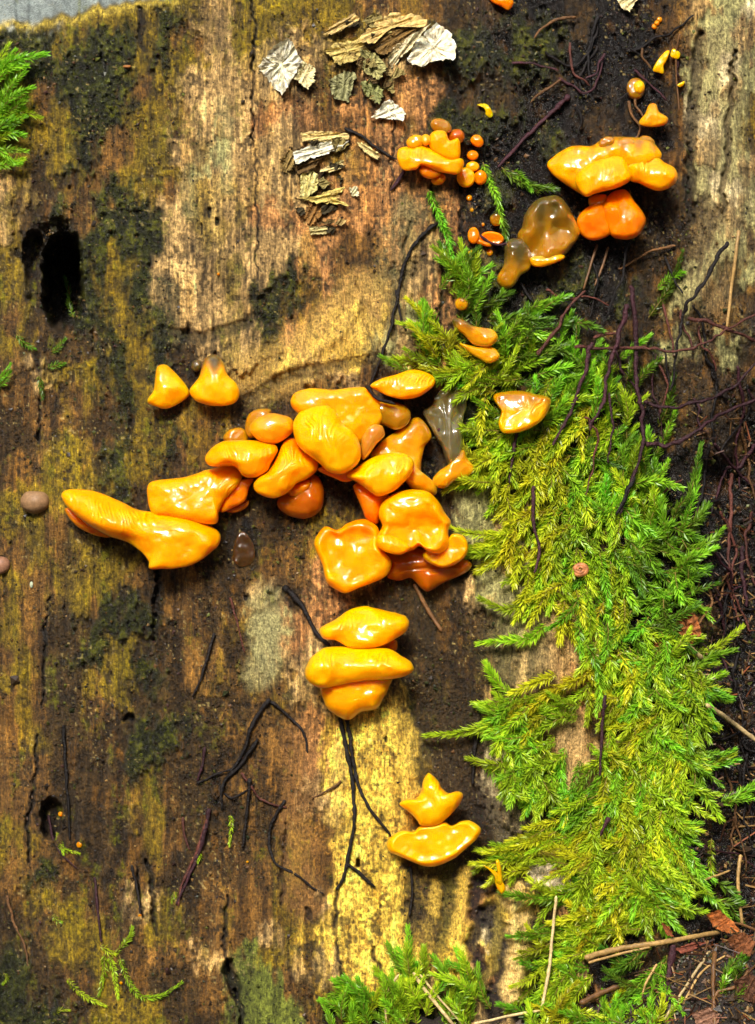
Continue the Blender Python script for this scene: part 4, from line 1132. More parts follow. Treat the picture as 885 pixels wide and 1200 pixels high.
def fl(pts): return [(280 + x * .3616, y * .3616) for x, y in pts]
FLK = [
 ([(75, 215), (110, 170), (155, 135), (175, 165), (192, 200), (165, 250), (140, 290), (105, 255)], 12, (.1, -.25), (222, 212, 178), 'bleached square bark flake standing off the pale wood alone', 40),
 ([(185, 250), (192, 205), (215, 205), (242, 225), (240, 258), (220, 280)], 9, (-.2, .2), (204, 188, 140), 'small pale flake leaning on the bleached square one', 60),
 ([(460, 238), (480, 190), (510, 150), (560, 118), (604, 92), (560, 145), (520, 190), (492, 225)], 22, (.3, -.3), (206, 190, 150), 'long pale bark strip slanting across the peeling patch', 50),
 ([(560, 190), (590, 130), (640, 88), (672, 110), (692, 150), (690, 185), (640, 188), (600, 206)], 18, (-.1, .35), (226, 212, 176), 'white curled bark flake at the end of the long pale strip', 45),
 ([(280, 104), (325, 72), (370, 48), (382, 62), (350, 85), (318, 104)], 12, (.1, .3), (176, 150, 92), 'thin tan bark sliver at the upper rim of the peeling patch', 25),
 ([(405, 125), (440, 85), (495, 48), (545, 50), (592, 68), (588, 86), (530, 80), (490, 95), (450, 132)], 20, (.05, .4), (190, 162, 98), 'curved tan bark flake forming the roof of the peeling patch', 15),
 ([(440, 150), (480, 110), (540, 90), (575, 95), (530, 130), (480, 170)], 12, (0, .2), (110, 84, 40), 'brown bark flake shaded beneath the curved tan one', 30),
 ([(290, 165), (335, 135), (385, 128), (412, 165), (370, 190), (330, 202)], 10, (.1, .2), (170, 150, 84), 'olive tan bark flake left of the long pale strip', 10),
 ([(398, 165), (440, 180), (472, 212), (452, 248), (412, 232)], 12, (.2, .1), (148, 142, 88), 'grey green bark flake under the long pale strip', 70),
 ([(300, 262), (340, 238), (372, 242), (352, 322), (312, 312)], 9, (-.2, .1), (134, 132, 90), 'grey green flake hanging lowest on the peeling patch', 80),
 ([(398, 272), (432, 262), (462, 292), (452, 332), (415, 306)], 9, (.2, .1), (128, 130, 78), 'green crusted flake beside the lowest hanging one', 70),
 ([(440, 378), (470, 340), (492, 328), (532, 366), (525, 386), (480, 380)], 9, (0, .3), (226, 216, 184), 'small white flake alone above the lumpy orange cluster', 20),
 ([(215, 432), (270, 428), (340, 436), (342, 450), (270, 456), (218, 456)], 10, (0, .3), (196, 172, 108), 'tan splinter lying over a white one on bare wood', 4),
 ([(188, 492), (230, 475), (290, 462), (342, 456), (318, 482), (250, 505), (198, 522)], 13, (0, .3), (214, 206, 178), 'white weathered splinter just below the tan one', 14),
 ([(190, 522), (235, 505), (275, 500), (250, 532), (225, 555), (194, 558)], 8, (0, .1), (92, 70, 36), 'dark brown flake under the white weathered splinter', 20),
 ([(140, 520), (165, 490), (182, 510), (172, 545), (148, 552)], 6, (0, .1), (126, 104, 56), 'small brown flake left of the white weathered splinter', 60),
 ([(203, 572), (228, 558), (250, 572), (250, 612), (222, 630), (205, 628)], 9, (.15, .1), (190, 178, 112), 'pale yellowish flake below the stack of splinters', 75),
 ([(203, 638), (250, 640), (300, 618), (336, 610), (310, 640), (346, 662), (300, 656), (262, 655)], 11, (0, .3), (180, 160, 84), 'forked olive flake below the pale yellowish one', 10),
 ([(390, 466), (415, 470), (452, 500), (444, 513), (412, 496)], 8, (0, .2), (188, 170, 112), 'narrow tan chip beside the crumbly dark root', -35),
 ([(272, 552), (300, 532), (332, 524), (336, 545), (300, 556)], 8, (0, .2), (204, 184, 124), 'small tan chip right of the dark brown flake', 15),
 ([(215, 700), (235, 660), (268, 665), (260, 700), (235, 726)], 6, (.1, .1), (128, 92, 44), 'brown chip at the lower end of the flake row', 60),
 ([(230, 735), (285, 735), (288, 755), (240, 758)], 6, (0, .2), (160, 146, 96), 'narrow grey chip lowest in the flake row', 3),
 ([(360, 612), (380, 605), (388, 630), (370, 634)], 6, (0, .1), (214, 204, 160), 'tiny pale chip right of the forked olive flake', 50),
]
for i, (pts, lf, tl, c, lab, an) in enumerate(FLK):
    plate('bark_flake', fl(pts), lf * .5, 2.0, tl, tuple(min(240, v * 1.04) for v in c), lab, 'bark flake', 'peeling bark flakes', curl=.9, ang=an, seed=i, rough=1.15, grow=1.22, n=56)
plate('bark_flake', [(722, -6), (750, -6), (742, 8), (738, 14), (728, 10)], 8, 2.2, (0, .2), (206, 190, 140), 'pale flake with a dangling thread at the head of the dark hollow', 'bark flake', 'peeling bark flakes', curl=.4, ang=40, seed=31)
for i, (pts, lf, tl, c, lab, an) in enumerate([
    ([(828, 1072), (842, 1066), (858, 1078), (868, 1092), (852, 1094), (836, 1086)], 50, (.1, .2), (150, 84, 34), 'curled orange brown dead leaf scrap on the litter', 30),
    ([(792, 1112), (812, 1104), (828, 1104), (812, 1114), (798, 1118)], 46, (0, .3), (112, 58, 40), 'red brown dead leaf strip beside the purple litter stem', 10),
    ([(774, 1080), (784, 1086), (790, 1098), (782, 1096)], 40, (.1, .2), (124, 66, 30), 'narrow rusty leaf shred above the split straw', -50),
    ([(852, 1100), (872, 1092), (886, 1104), (878, 1122), (860, 1118)], 44, (-.1, .2), (112, 66, 34), 'crumpled brown leaf under the curled orange brown scrap', 40),
    ([(812, 1188), (830, 1180), (846, 1190), (838, 1206), (818, 1206)], 48, (0, .2), (128, 92, 70), 'pinkish brown crumpled leaf at the foot of the litter', 20),
    ([(860, 1150), (880, 1140), (894, 1156), (884, 1176), (866, 1170)], 46, (.1, .1), (78, 48, 28), 'dark brown leaf below the curled stalk', 60)]):
    plate('dead_leaf', pts, lf, 1.4, tl, c, lab, 'leaf', None, curl=.8, ang=an, seed=60 + i, rough=.7)
plate('rotten_wood_chunk', [(790, 722), (800, 714), (816, 720), (822, 742), (808, 760), (794, 752), (786, 738)], 10, 12, (.1, .1), (140, 84, 42), 'rusty brown rotten wood chunk exposed right of the moss', 'wood chunk', None, seed=70, rough=1.5)
plate('rotten_wood_chunk', [(766, 738), (778, 732), (786, 746), (780, 762), (768, 756)], 10, 10, (.1, .1), (134, 74, 34), 'smaller rusty chunk left of the larger rotten one', 'wood chunk', None, seed=71, rough=1.5)

# ------------------------------------------------------------------ brown balls, shell, seed
def ball(name, cx, cy, rx, ry, col, label, cat, lift=6, seed=0):
    nu, nv = 32, 18
    vv = np.linspace(.02, np.pi - .02, nv); uu = np.linspace(0, 2 * np.pi, nu, endpoint=False)
    VV, UU = np.meshgrid(vv, uu, indexing='ij')
    x = np.sin(VV) * np.cos(UU); y = np.cos(VV); z = np.sin(VV) * np.sin(UU)
    f = 1 + .05 * np.array([mnoise.noise(Vector((a * 1.5 + seed, b * 1.5, c * 1.5))) for a, b, c in zip(x.ravel(), y.ravel(), z.ravel())]).reshape(x.shape)
    f = f * (1 - .10 * np.exp(-((y - 1) / .12) ** 2))
    px = cx + rx * x * f; py = cy - ry * y * f; zz = float(surfs(cx, cy)) + lift + rx * .9 * z * f
    V = W(px, py, zz).reshape(-1, 3)
    I = np.arange(nu * nv).reshape(nv, nu); J = np.roll(I, -1, 1)
    F = np.concatenate([np.stack([I[:-1], I[1:], J[1:], J[:-1]], -1).reshape(-1, 4),
                        np.array([[I[0][i], I[0][i + 1], I[0][nu - 2 - i], I[0][nu - 1 - i]] for i in range(nu // 2 - 1)]),
                        np.array([[I[-1][nu - 1 - i], I[-1][nu - 2 - i], I[-1][i + 1], I[-1][i]] for i in range(nu // 2 - 1)])])
    loc = W(cx, cy, float(surfs(cx, cy)))
    cols = np.broadcast_to(lin(col), V.shape) * (1 + .2 * np.array([mnoise.noise(Vector((a * 3, b * 3, c * 3))) for a, b, c in zip(x.ravel(), y.ravel(), z.ravel())])[:, None])
    me = mesh_np(name, V - loc, F, True, cols)
    return tag(link(name, me, M_BALL, loc=loc), label, cat)
b1 = ball('puffball', 41, 588, 17.5, 14, (138, 106, 72), 'round grey brown puffball on the wood left of the largest shelf', 'puffball', 8, 1)
b2 = ball('puffball', 0, 662, 12, 11, (142, 102, 76), 'smaller brown puffball half out of view below the grey brown one', 'puffball', 5, 4)
ball('seed', 149, 78, 5, 2.2, (150, 96, 44), 'tiny brown seed husk stuck on green crusted wood', 'seed', 2, 6)
ball('seed', 37, 685, 2, 4, (170, 180, 150), 'tiny pale green grain on the wood below the puffballs', 'seed', 2, 7)

def shell():
    n, seg = 70, 10
    t = np.linspace(0, 1, n)
    ang = t * 2 * np.pi * 2.4
    rad = 8.0 * t ** .8 + .3; tr = .6 + 3.2 * t
    cx, cy = 680, 667
    z0 = float(surfs(cx, cy)) + 30
    C = np.stack([cx + rad * np.cos(ang), -(cy + rad * .75 * np.sin(ang)), z0 + 5 * (1 - t)], 1)
    T = np.gradient(C, axis=0); T /= np.linalg.norm(T, axis=1)[:, None]
    N = np.cross(T, [0, 0, 1.]); N /= np.linalg.norm(N, axis=1)[:, None]; B = np.cross(N, T)
    a = np.linspace(0, 2 * np.pi, seg, endpoint=False)
    V = C[:, None] + tr[:, None, None] * (N[:, None] * np.cos(a)[None, :, None] + B[:, None] * np.sin(a)[None, :, None])
    I = np.arange(n * seg).reshape(n, seg); J = np.roll(I, -1, 1)
    F = np.stack([I[:-1], J[:-1], J[1:], I[1:]], -1).reshape(-1, 4)
    V = V.reshape(-1, 3); Wv = W(V[:, 0], -V[:, 1], V[:, 2]); loc = W(cx, cy, z0)
    cols = np.broadcast_to(lin((176, 112, 66)), Wv.shape) * (1 + .3 * np.sin(np.repeat(t, seg) * 60))[:, None]
    tag(link('snail_shell', mesh_np('snail_shell', Wv - loc, F, True, cols), M_BALL, loc=loc), 'tiny curled brown snail shell resting in the moss', 'shell')
shell()

# ------------------------------------------------------------------ moss
TONES = {0: (92, 140, 34), 1: (208, 216, 40), 2: (142, 202, 44), 3: (180, 214, 42), 4: (190, 168, 60)}
def shoot_geo(path, L, tone, zoff, lift, rg, leaf=8.0, dens=1.0, flat=.75):
    n = max(8, int(L / 2.2))
    P = catmull(path, n)
    s = np.linspace(0, 1, n)
    zb = surfs(P[:, 0], P[:, 1])
    zb = np.convolve(np.pad(zb, 4, mode='edge'), np.ones(9) / 9, 'valid')
    if P[:, 1].max() > 1120: zb = np.maximum(zb, ground_front(P[:, 0], P[:, 1]) - zoff + 4)
    z = np.maximum(zb, zb.mean() - 6) + zoff + lift * np.sin(np.pi * .75 * s) - 3 * (1 - s)
    Q = np.stack([P[:, 0], -P[:, 1], z], 1)
    T = np.gradient(Q, axis=0); T /= np.linalg.norm(T, axis=1)[:, None] + 1e-9
    N = np.cross(T, [0, 0, 1.0]); N /= np.linalg.norm(N, axis=1)[:, None] + 1e-9
    B = np.cross(N, T)
    # stem: three-sided tube
    a = np.arange(3) * 2 * np.pi / 3
    r = .95 * (1 - .6 * s)
    SV = (Q[:, None] + r[:, None, None] * (N[:, None] * np.cos(a)[None, :, None] + B[:, None] * np.sin(a)[None, :, None])).reshape(-1, 3)
    I = np.arange(n * 3).reshape(n, 3); J = np.roll(I, -1, 1)
    SF = np.stack([I[:-1], J[:-1], J[1:], I[1:]], -1).reshape(-1, 4)
    # leaves
    m = int(L * 2.0 * dens) + 20
    si = np.concatenate([np.linspace(.04, .96, m - 12), np.full(12, .985)])
    i0 = np.clip((si * (n - 1)), 0, n - 1.001).astype(int)
    f = (si * (n - 1) - i0)[:, None]
    p = Q[i0] * (1 - f) + Q[np.minimum(i0 + 1, n - 1)] * f
    t = T[i0]; nn = N[i0]; bb = B[i0]
    phi = np.arange(m) * 2.39996 + rg.normal(0, .35, m)
    rad_dir = nn * np.cos(phi)[:, None] + bb * (np.sin(phi) * flat)[:, None]
    rad_dir /= np.linalg.norm(rad_dir, axis=1)[:, None]
    th = (R(50) - R(26) * si ** 2) * rg.uniform(.75, 1.2, m)
    d = t * np.cos(th)[:, None] + rad_dir * np.sin(th)[:, None]
    ll = leaf * (.55 + .45 * np.sin(np.pi * np.clip(.18 + si * .75, 0, 1))) * rg.uniform(.75, 1.2, m)
    side = np.cross(d, rad_dir + .3 * rg.normal(0, 1, (m, 3))); side /= np.linalg.norm(side, axis=1)[:, None] + 1e-9
    up = np.cross(side, d)
    w = ll * .115
    b0 = p; tip = p + d * ll[:, None] + up * (ll * .12 * rg.normal(0, 1, m))[:, None]
    mid = p + d * (ll * .38)[:, None]
    l1 = mid + side * w[:, None] + up * (w * .5)[:, None]; r1 = mid - side * w[:, None] + up * (w * .5)[:, None]
    LV = np.stack([b0, r1, tip, l1], 1).reshape(-1, 3)
    k = np.arange(m) * 4
    LF = np.concatenate([np.stack([k, k + 1, k + 2], -1), np.stack([k, k + 2, k + 3], -1)])
    base = lin(TONES[tone]) * rg.uniform(.6, 1.25)
    base = base * np.array([1 + .10 * rg.normal(), 1, 1])
    lc = base[None] * rg.uniform(.82, 1.18, m)[:, None]
    age = (1 - si)[:, None]                       # older leaves near the foot are browner
    lc = lc * (1 - .35 * age) + .35 * age * lin((128, 104, 30)) * .8
    LC = np.repeat(lc, 4, 0)
    LC[2::4] *= 1.35
    SC = np.broadcast_to(lin((120, 104, 36)), SV.shape)
    cv = lambda A: W(A[:, 0], -A[:, 1], A[:, 2])
    return cv(SV), SF, SC, cv(LV), LF, np.clip(LC, .004, .8)

SHOOTS = []
rg = np.random.default_rng(3)
def shoot(path, tone, zoff=6, lift=5, leaf=8.0, special=None, dens=1.0):
    leaf *= 1.38
    path = np.array(path, float)
    L = np.hypot(*np.diff(path, axis=0).T).sum()
    SHOOTS.append((L * leaf * (4 if special else 1), path, L, tone, zoff, lift, leaf, special, dens))

def clump(x, y, rx, ry, n, ang, spread, l0, l1, tones, z0=3, z1=16, leaf=8, lift=6):
    spread *= .62; n = int(math.ceil(n * .66)); l0 *= 1.1; l1 *= 1.15; z1 = z1 + 6
    for _ in range(n):
        a = rg.uniform(0, 2 * np.pi); q = math.sqrt(rg.uniform(0, 1))
        bx_, by_ = x + rx * q * math.cos(a), y + ry * q * math.sin(a)
        t = R(ang + rg.normal(0, spread)); L = rg.uniform(l0, l1); k = rg.normal(0, .35)
        d = np.array([math.cos(t), -math.sin(t)]); nrm = np.array([d[1], -d[0]])
        p = [np.array([bx_, by_]) - d * L * .5]
        for sst in (.35, .7, 1.0):
            p.append(p[0] + d * L * sst + nrm * k * L * sst ** 2)
        shoot(p, int(rg.choice(tones)), rg.uniform(z0, z1), lift * rg.uniform(.4, 1.4), leaf * rg.uniform(.8, 1.15))

# angle: 0 right, 90 up, 180 left, 270 down
clump(4, 90, 14, 26, 14, 70, 18, 30, 50, [2, 2, 3], leaf=8, z0=4, z1=16)
clump(6, 135, 18, 26, 16, 25, 22, 26, 44, [2, 2, 3], leaf=8, z0=4, z1=16)
clump(2, 178, 14, 20, 12, 20, 20, 24, 36, [2, 3], leaf=7)
clump(3, 450, 5, 4, 3, 10, 15, 18, 24, [2, 3], leaf=6)
# slender dark shoots high up
for p in [[(502, 222), (512, 245), (522, 270), (530, 300)], [(512, 250), (522, 268), (530, 284)], [(520, 282), (528, 300), (536, 322), (540, 340)], [(566, 190), (574, 212), (584, 236), (588, 262)],
          [(588, 196), (604, 210), (626, 218), (646, 222)], [(584, 240), (590, 262), (594, 280)], [(600, 200), (612, 208), (622, 222)], [(626, 224), (640, 220), (652, 222)], [(534, 330), (546, 318), (558, 300)],
          [(760, 372), (776, 350), (788, 330), (800, 296)], [(770, 340), (784, 326), (800, 320)], [(772, 500), (784, 474), (790, 440)], [(766, 540), (780, 510), (792, 480)], [(806, 590), (814, 560), (822, 520)], [(800, 620), (812, 586), (820, 548)]]:
    shoot(p, 2 if random.random() < .5 else 0, 8, 4, 7)
clump(540, 320, 22, 26, 16, 75, 30, 28, 48, [0, 2, 3])
clump(498, 378, 12, 20, 9, 100, 28, 30, 50, [2, 3], leaf=7.5)
clump(475, 425, 20, 10, 4, 150, 22, 34, 50, [2, 3], leaf=7)
clump(560, 345, 25, 25, 16, 60, 40, 28, 46, [0, 2, 2])
clump(515, 395, 24, 24, 20, 120, 50, 28, 48, [1, 3, 2])
clump(600, 400, 34, 44, 34, 40, 45, 30, 50, [0, 2, 3])
clump(545, 440, 34, 16, 24, 185, 30, 30, 50, [1, 3, 3])
clump(575, 440, 30, 26, 24, 200, 40, 30, 48, [1, 3, 2])
clump(650, 400, 50, 50, 26, 30, 50, 28, 46, [0, 0, 2])
clump(700, 440, 60, 50, 26, 60, 50, 26, 44, [0, 2])
clump(684, 476, 60, 56, 34, 60, 50, 30, 46, [0, 2, 3])
clump(724, 530, 46, 40, 26, 75, 50, 30, 46, [0, 2, 3])
clump(650, 450, 36, 40, 22, 40, 50, 30, 46, [2, 3, 0])
clump(580, 510, 36, 36, 44, 215, 35, 30, 54, [1, 3, 3])
clump(565, 555, 22, 18, 16, 200, 22, 34, 56, [1, 3])
clump(640, 500, 40, 45, 36, 230, 50, 30, 50, [1, 3, 2])
clump(625, 560, 45, 40, 52, 250, 45, 30, 54, [1, 1, 3])
clump(575, 640, 18, 12, 8, 185, 12, 44, 66, [1, 3], leaf=8.5)
clump(620, 640, 38, 34, 40, 230, 45, 32, 56, [1, 1, 3])
clump(690, 560, 44, 50, 50, 250, 60, 30, 50, [3, 2, 3])
clump(700, 640, 54, 46, 66, 260, 60, 30, 54, [3, 2, 3])
clump(745, 600, 44, 60, 44, 80, 50, 28, 46, [2, 2, 3])
clump(770, 680, 50, 60, 60, 330, 60, 28, 48, [2, 2, 0])
clump(800, 640, 30, 50, 22, 20, 50, 24, 40, [0, 2])
clump(640, 690, 26, 20, 14, 230, 40, 36, 56, [1, 3])
clump(700, 720, 36, 50, 36, 280, 40, 34, 56, [3, 2, 1])
clump(740, 770, 50, 40, 46, 290, 50, 30, 52, [2, 3, 2])
clump(720, 800, 40, 40, 26, 250, 50, 30, 50, [1, 3])
clump(780, 830, 50, 70, 84, 270, 45, 32, 56, [3, 2, 3])
clump(800, 770, 36, 14, 12, 15, 22, 34, 56, [2, 3])
clump(815, 805, 30, 12, 10, 0, 20, 30, 48, [2, 3])
clump(750, 900, 60, 50, 84, 265, 45, 32, 56, [3, 3, 2, 1])
clump(800, 920, 36, 60, 56, 310, 45, 30, 50, [2, 3, 2])
clump(620, 905, 38, 34, 66, 250, 45, 30, 52, [2, 3, 3])
clump(605, 850, 30, 22, 26, 200, 50, 28, 46, [3, 2])
clump(620, 830, 46, 20, 30, 195, 30, 32, 54, [3, 1, 3])
clump(690, 940, 40, 34, 36, 230, 50, 30, 50, [3, 1, 2])
clump(670, 990, 56, 28, 46, 200, 40, 32, 54, [1, 3, 1, 4])
clump(600, 1004, 36, 14, 16, 185, 20, 34, 54, [1, 3])
clump(740, 990, 56, 46, 84, 255, 40, 34, 58, [3, 1, 3])
clump(790, 1010, 40, 50, 50, 290, 45, 30, 50, [2, 3, 2])
clump(720, 1060, 56, 40, 76, 235, 40, 34, 58, [1, 3, 3])
clump(664, 1056, 34, 14, 9, 190, 20, 34, 52, [3, 2])
clump(660, 1110, 34, 34, 28, 195, 30, 32, 54, [3, 2, 1])
clump(650, 1165, 36, 34, 34, 220, 60, 28, 48, [3, 2])
clump(700, 1190, 90, 20, 50, 90, 60, 26, 42, [3, 2, 1], z0=16, z1=34)
clump(770, 1050, 36, 30, 26, 300, 40, 30, 46, [2, 3])
clump(750, 1140, 36, 24, 20, 200, 60, 26, 40, [2, 0], z0=24, z1=40)
clump(840, 1050, 26, 16, 5, 330, 40, 22, 34, [2, 0])
clump(866, 930, 12, 8, 4, 20, 30, 24, 36, [2])
clump(850, 1150, 36, 30, 5, 60, 60, 20, 32, [2, 0], z0=40, z1=55)
clump(480, 1160, 30, 34, 40, 90, 35, 30, 52, [2, 3, 3], z0=6, z1=20)
clump(410, 1170, 20, 18, 12, 130, 40, 26, 42, [2, 3], z0=6, z1=18)
clump(540, 1165, 26, 30, 26, 100, 45, 26, 46, [2, 3, 2], z0=6, z1=18)
clump(440, 1192, 60, 12, 24, 90, 50, 24, 38, [3, 2], z0=8, z1=20)
for p in [[(482, 1150), (480, 1125), (478, 1088)], [(530, 1160), (520, 1140), (508, 1122)], [(560, 1150), (548, 1138), (530, 1130)], [(420, 1172), (408, 1160), (392, 1150)]]:
    shoot(p, 2, 10, 6, 8.5)
# inside and below the big hole
for p in [[(82, 352), (80, 336), (76, 325)], [(20, 392), (28, 402), (40, 408)], [(55, 432), (66, 428), (74, 426)], [(46, 440), (48, 452), (50, 466)], [(86, 372), (82, 360), (80, 348)], [(60, 412), (68, 408), (76, 398)]]:
    shoot(p, 0, 4, 3, 5.0)
for p in [[(66, 980), (74, 994), (92, 1000)], [(66, 975), (70, 985), (74, 1000)], [(232, 996), (234, 1002), (232, 1010)], [(270, 955), (271, 968), (269, 990)], [(62, 1072), (66, 1078), (71, 1080)], [(205, 1045), (204, 1050), (202, 1056)],
          [(65, 1188), (70, 1184), (80, 1184)], [(4, 1140), (8, 1146), (4, 1152)]]:
    shoot(p, 3, 3, 2, 4.2)
# outstanding single shoots
for p, tone, lab in [
    ([(728, 766), (690, 788), (650, 808), (622, 830), (600, 842)], 1, 'long yellow green moss shoot arching across bare wood from the carpet'),
    ([(652, 790), (628, 800), (600, 812)], 1, 'shorter moss shoot hanging from the long arching one'),
    ([(600, 838), (575, 850), (545, 858), (500, 862)], 3, 'green moss tip reaching furthest over the shaded wood'),
    ([(644, 690), (620, 706), (592, 714), (564, 702)], 3, 'upper moss finger reaching left over grey bare wood'),
    ([(640, 730), (622, 748), (596, 750), (562, 754)], 3, 'lower moss finger reaching left over grey bare wood'),
    ([(612, 820), (588, 806), (576, 790), (570, 778)], 3, 'moss shoot bending upward below the two moss fingers'),
    ([(690, 700), (692, 724), (690, 742), (684, 764)], 3, 'moss shoot hanging down over the pale bare wood'),
    ([(662, 704), (658, 730), (656, 752)], 1, 'thin moss shoot dangling left of the one over pale wood'),
    ([(620, 600), (600, 618), (578, 638), (560, 640)], 1, 'moss shoot reaching toward the ruffled orange fungus'),
    ([(592, 575), (600, 600), (612, 616)], 1, 'moss shoot curling down at the edge of the grey wood'),
    ([(640, 1000), (610, 1008), (582, 1002), (560, 996)], 1, 'moss shoot pointing at the plate shaped fungus'),
    ([(660, 1056), (630, 1054), (608, 1050), (590, 1046)], 2, 'green moss shoot lying over bleached wood near the yellow sprig'),
    ([(790, 770), (806, 790), (826, 772), (860, 762)], 2, 'moss shoot stretching right over the dark soil gap'),
    ([(740, 810), (790, 818), (830, 814), (856, 818)], 2, 'lower moss shoot stretching right over the dark soil gap')]:
    shoot(p, tone, 12, 8, 9.0, lab, 1.15)
# little sprig on bare wood, one plant with five arms
SPRIG = [([(118, 1108), (126, 1114), (134, 1118)], 3), ([(132, 1120), (144, 1108), (152, 1098), (155, 1088)], 3), ([(122, 1118), (122, 1140), (116, 1165)], 3), ([(128, 1120), (134, 1140), (138, 1168)], 3),
         ([(140, 1120), (150, 1148), (166, 1168), (190, 1166), (212, 1152)], 3), ([(78, 1146), (92, 1162), (108, 1172), (122, 1178)], 3)]

def build_moss():
    SHOOTS.sort(key=lambda s: -s[0])
    sv, sf, sc, lv, lf, lc = [], [], [], [], [], []
    ns = nl = 0
    G = 'moss shoots of the carpet'
    for i, (_, path, L, tone, zoff, lift, leaf, special, dens) in enumerate(SHOOTS):
        SV, SF, SC, LV, LF, LC = shoot_geo(path, L, tone, zoff, lift, rg, leaf, dens)
        if special or i < 290:
            loc = SV[0].copy()
            cxm, cym = path.mean(0)
            lab = 'feathery yellow green moss shoot woven into the thick moss carpet'
            if cxm < 60: lab = 'bright green moss shoot in the small tuft on the green crusted wood edge'
            elif cxm < 250: lab = 'tiny moss shoot alone on bare brown wood'
            elif cxm < 590 and cym > 1080: lab = 'fresh green moss shoot in the low tuft at the foot of the yellow wood'
            elif cym > 1095: lab = 'moss shoot in the patch below the thick split straw'
            elif cxm < 680 and 800 < cym < 960: lab = 'moss shoot of the clump between the black root strip and the bare pale wood'
            elif cym < 300: lab = 'slender dark green moss shoot on black wood beside the olive slimy fungus'
            elif cxm < 600 and cym < 480: lab = 'moss shoot in the tuft around the pale jelly fingers'
            elif cym < 480: lab = 'dark green moss shoot under the tangle of purple rootlets'
            elif cym < 660 and cxm < 680: lab = 'yellow green moss shoot around the single yellow cup and ruffled fungus'
            t = thing('moss_shoot', loc, special or lab, 'moss', G)
            link('stem', mesh_np('stem', SV - loc, SF, True, SC), M_STEM, t)
            tag(link('leaves', mesh_np('leaves', LV - loc, LF, False, LC), M_MOSS, t), kind='stuff')
        else:
            sv.append(SV); sf.append(SF + ns); sc.append(SC); ns += len(SV)
            lv.append(LV); lf.append(LF + nl); lc.append(LC); nl += len(LV)
    loc = W(720, 1198, 0)
    SVa, LVa = np.concatenate(sv), np.concatenate(lv)
    root_ = tag(link('moss_carpet', mesh_np('moss_carpet', LVa - loc, np.concatenate(lf), False, np.concatenate(lc)), M_MOSS, loc=loc),
                'thick carpet of bright yellow green feather moss over the stump', 'moss', kind='stuff')
    tag(link('stems', mesh_np('stems', SVa - loc, np.concatenate(sf), True, np.concatenate(sc)), M_STEM, root_), kind='stuff')
    loc = W(125, 1120, float(surfs(125, 1120)))
    t = thing('moss_sprig', loc, 'small star shaped moss sprig alone on bare brown wood', 'moss')
    for path, tone in SPRIG:
        path = np.array(path, float); L = np.hypot(*np.diff(path, axis=0).T).sum()
        SV, SF, SC, LV, LF, LC = shoot_geo(path, L, tone, 4, 3, rg, 7.5, .9)
        st = link('stem', mesh_np('stem', SV - loc, SF, True, SC), M_STEM, t)
        tag(link('leaves', mesh_np('leaves', LV - loc, LF, False, LC), M_MOSS, st), kind='stuff')
build_moss()

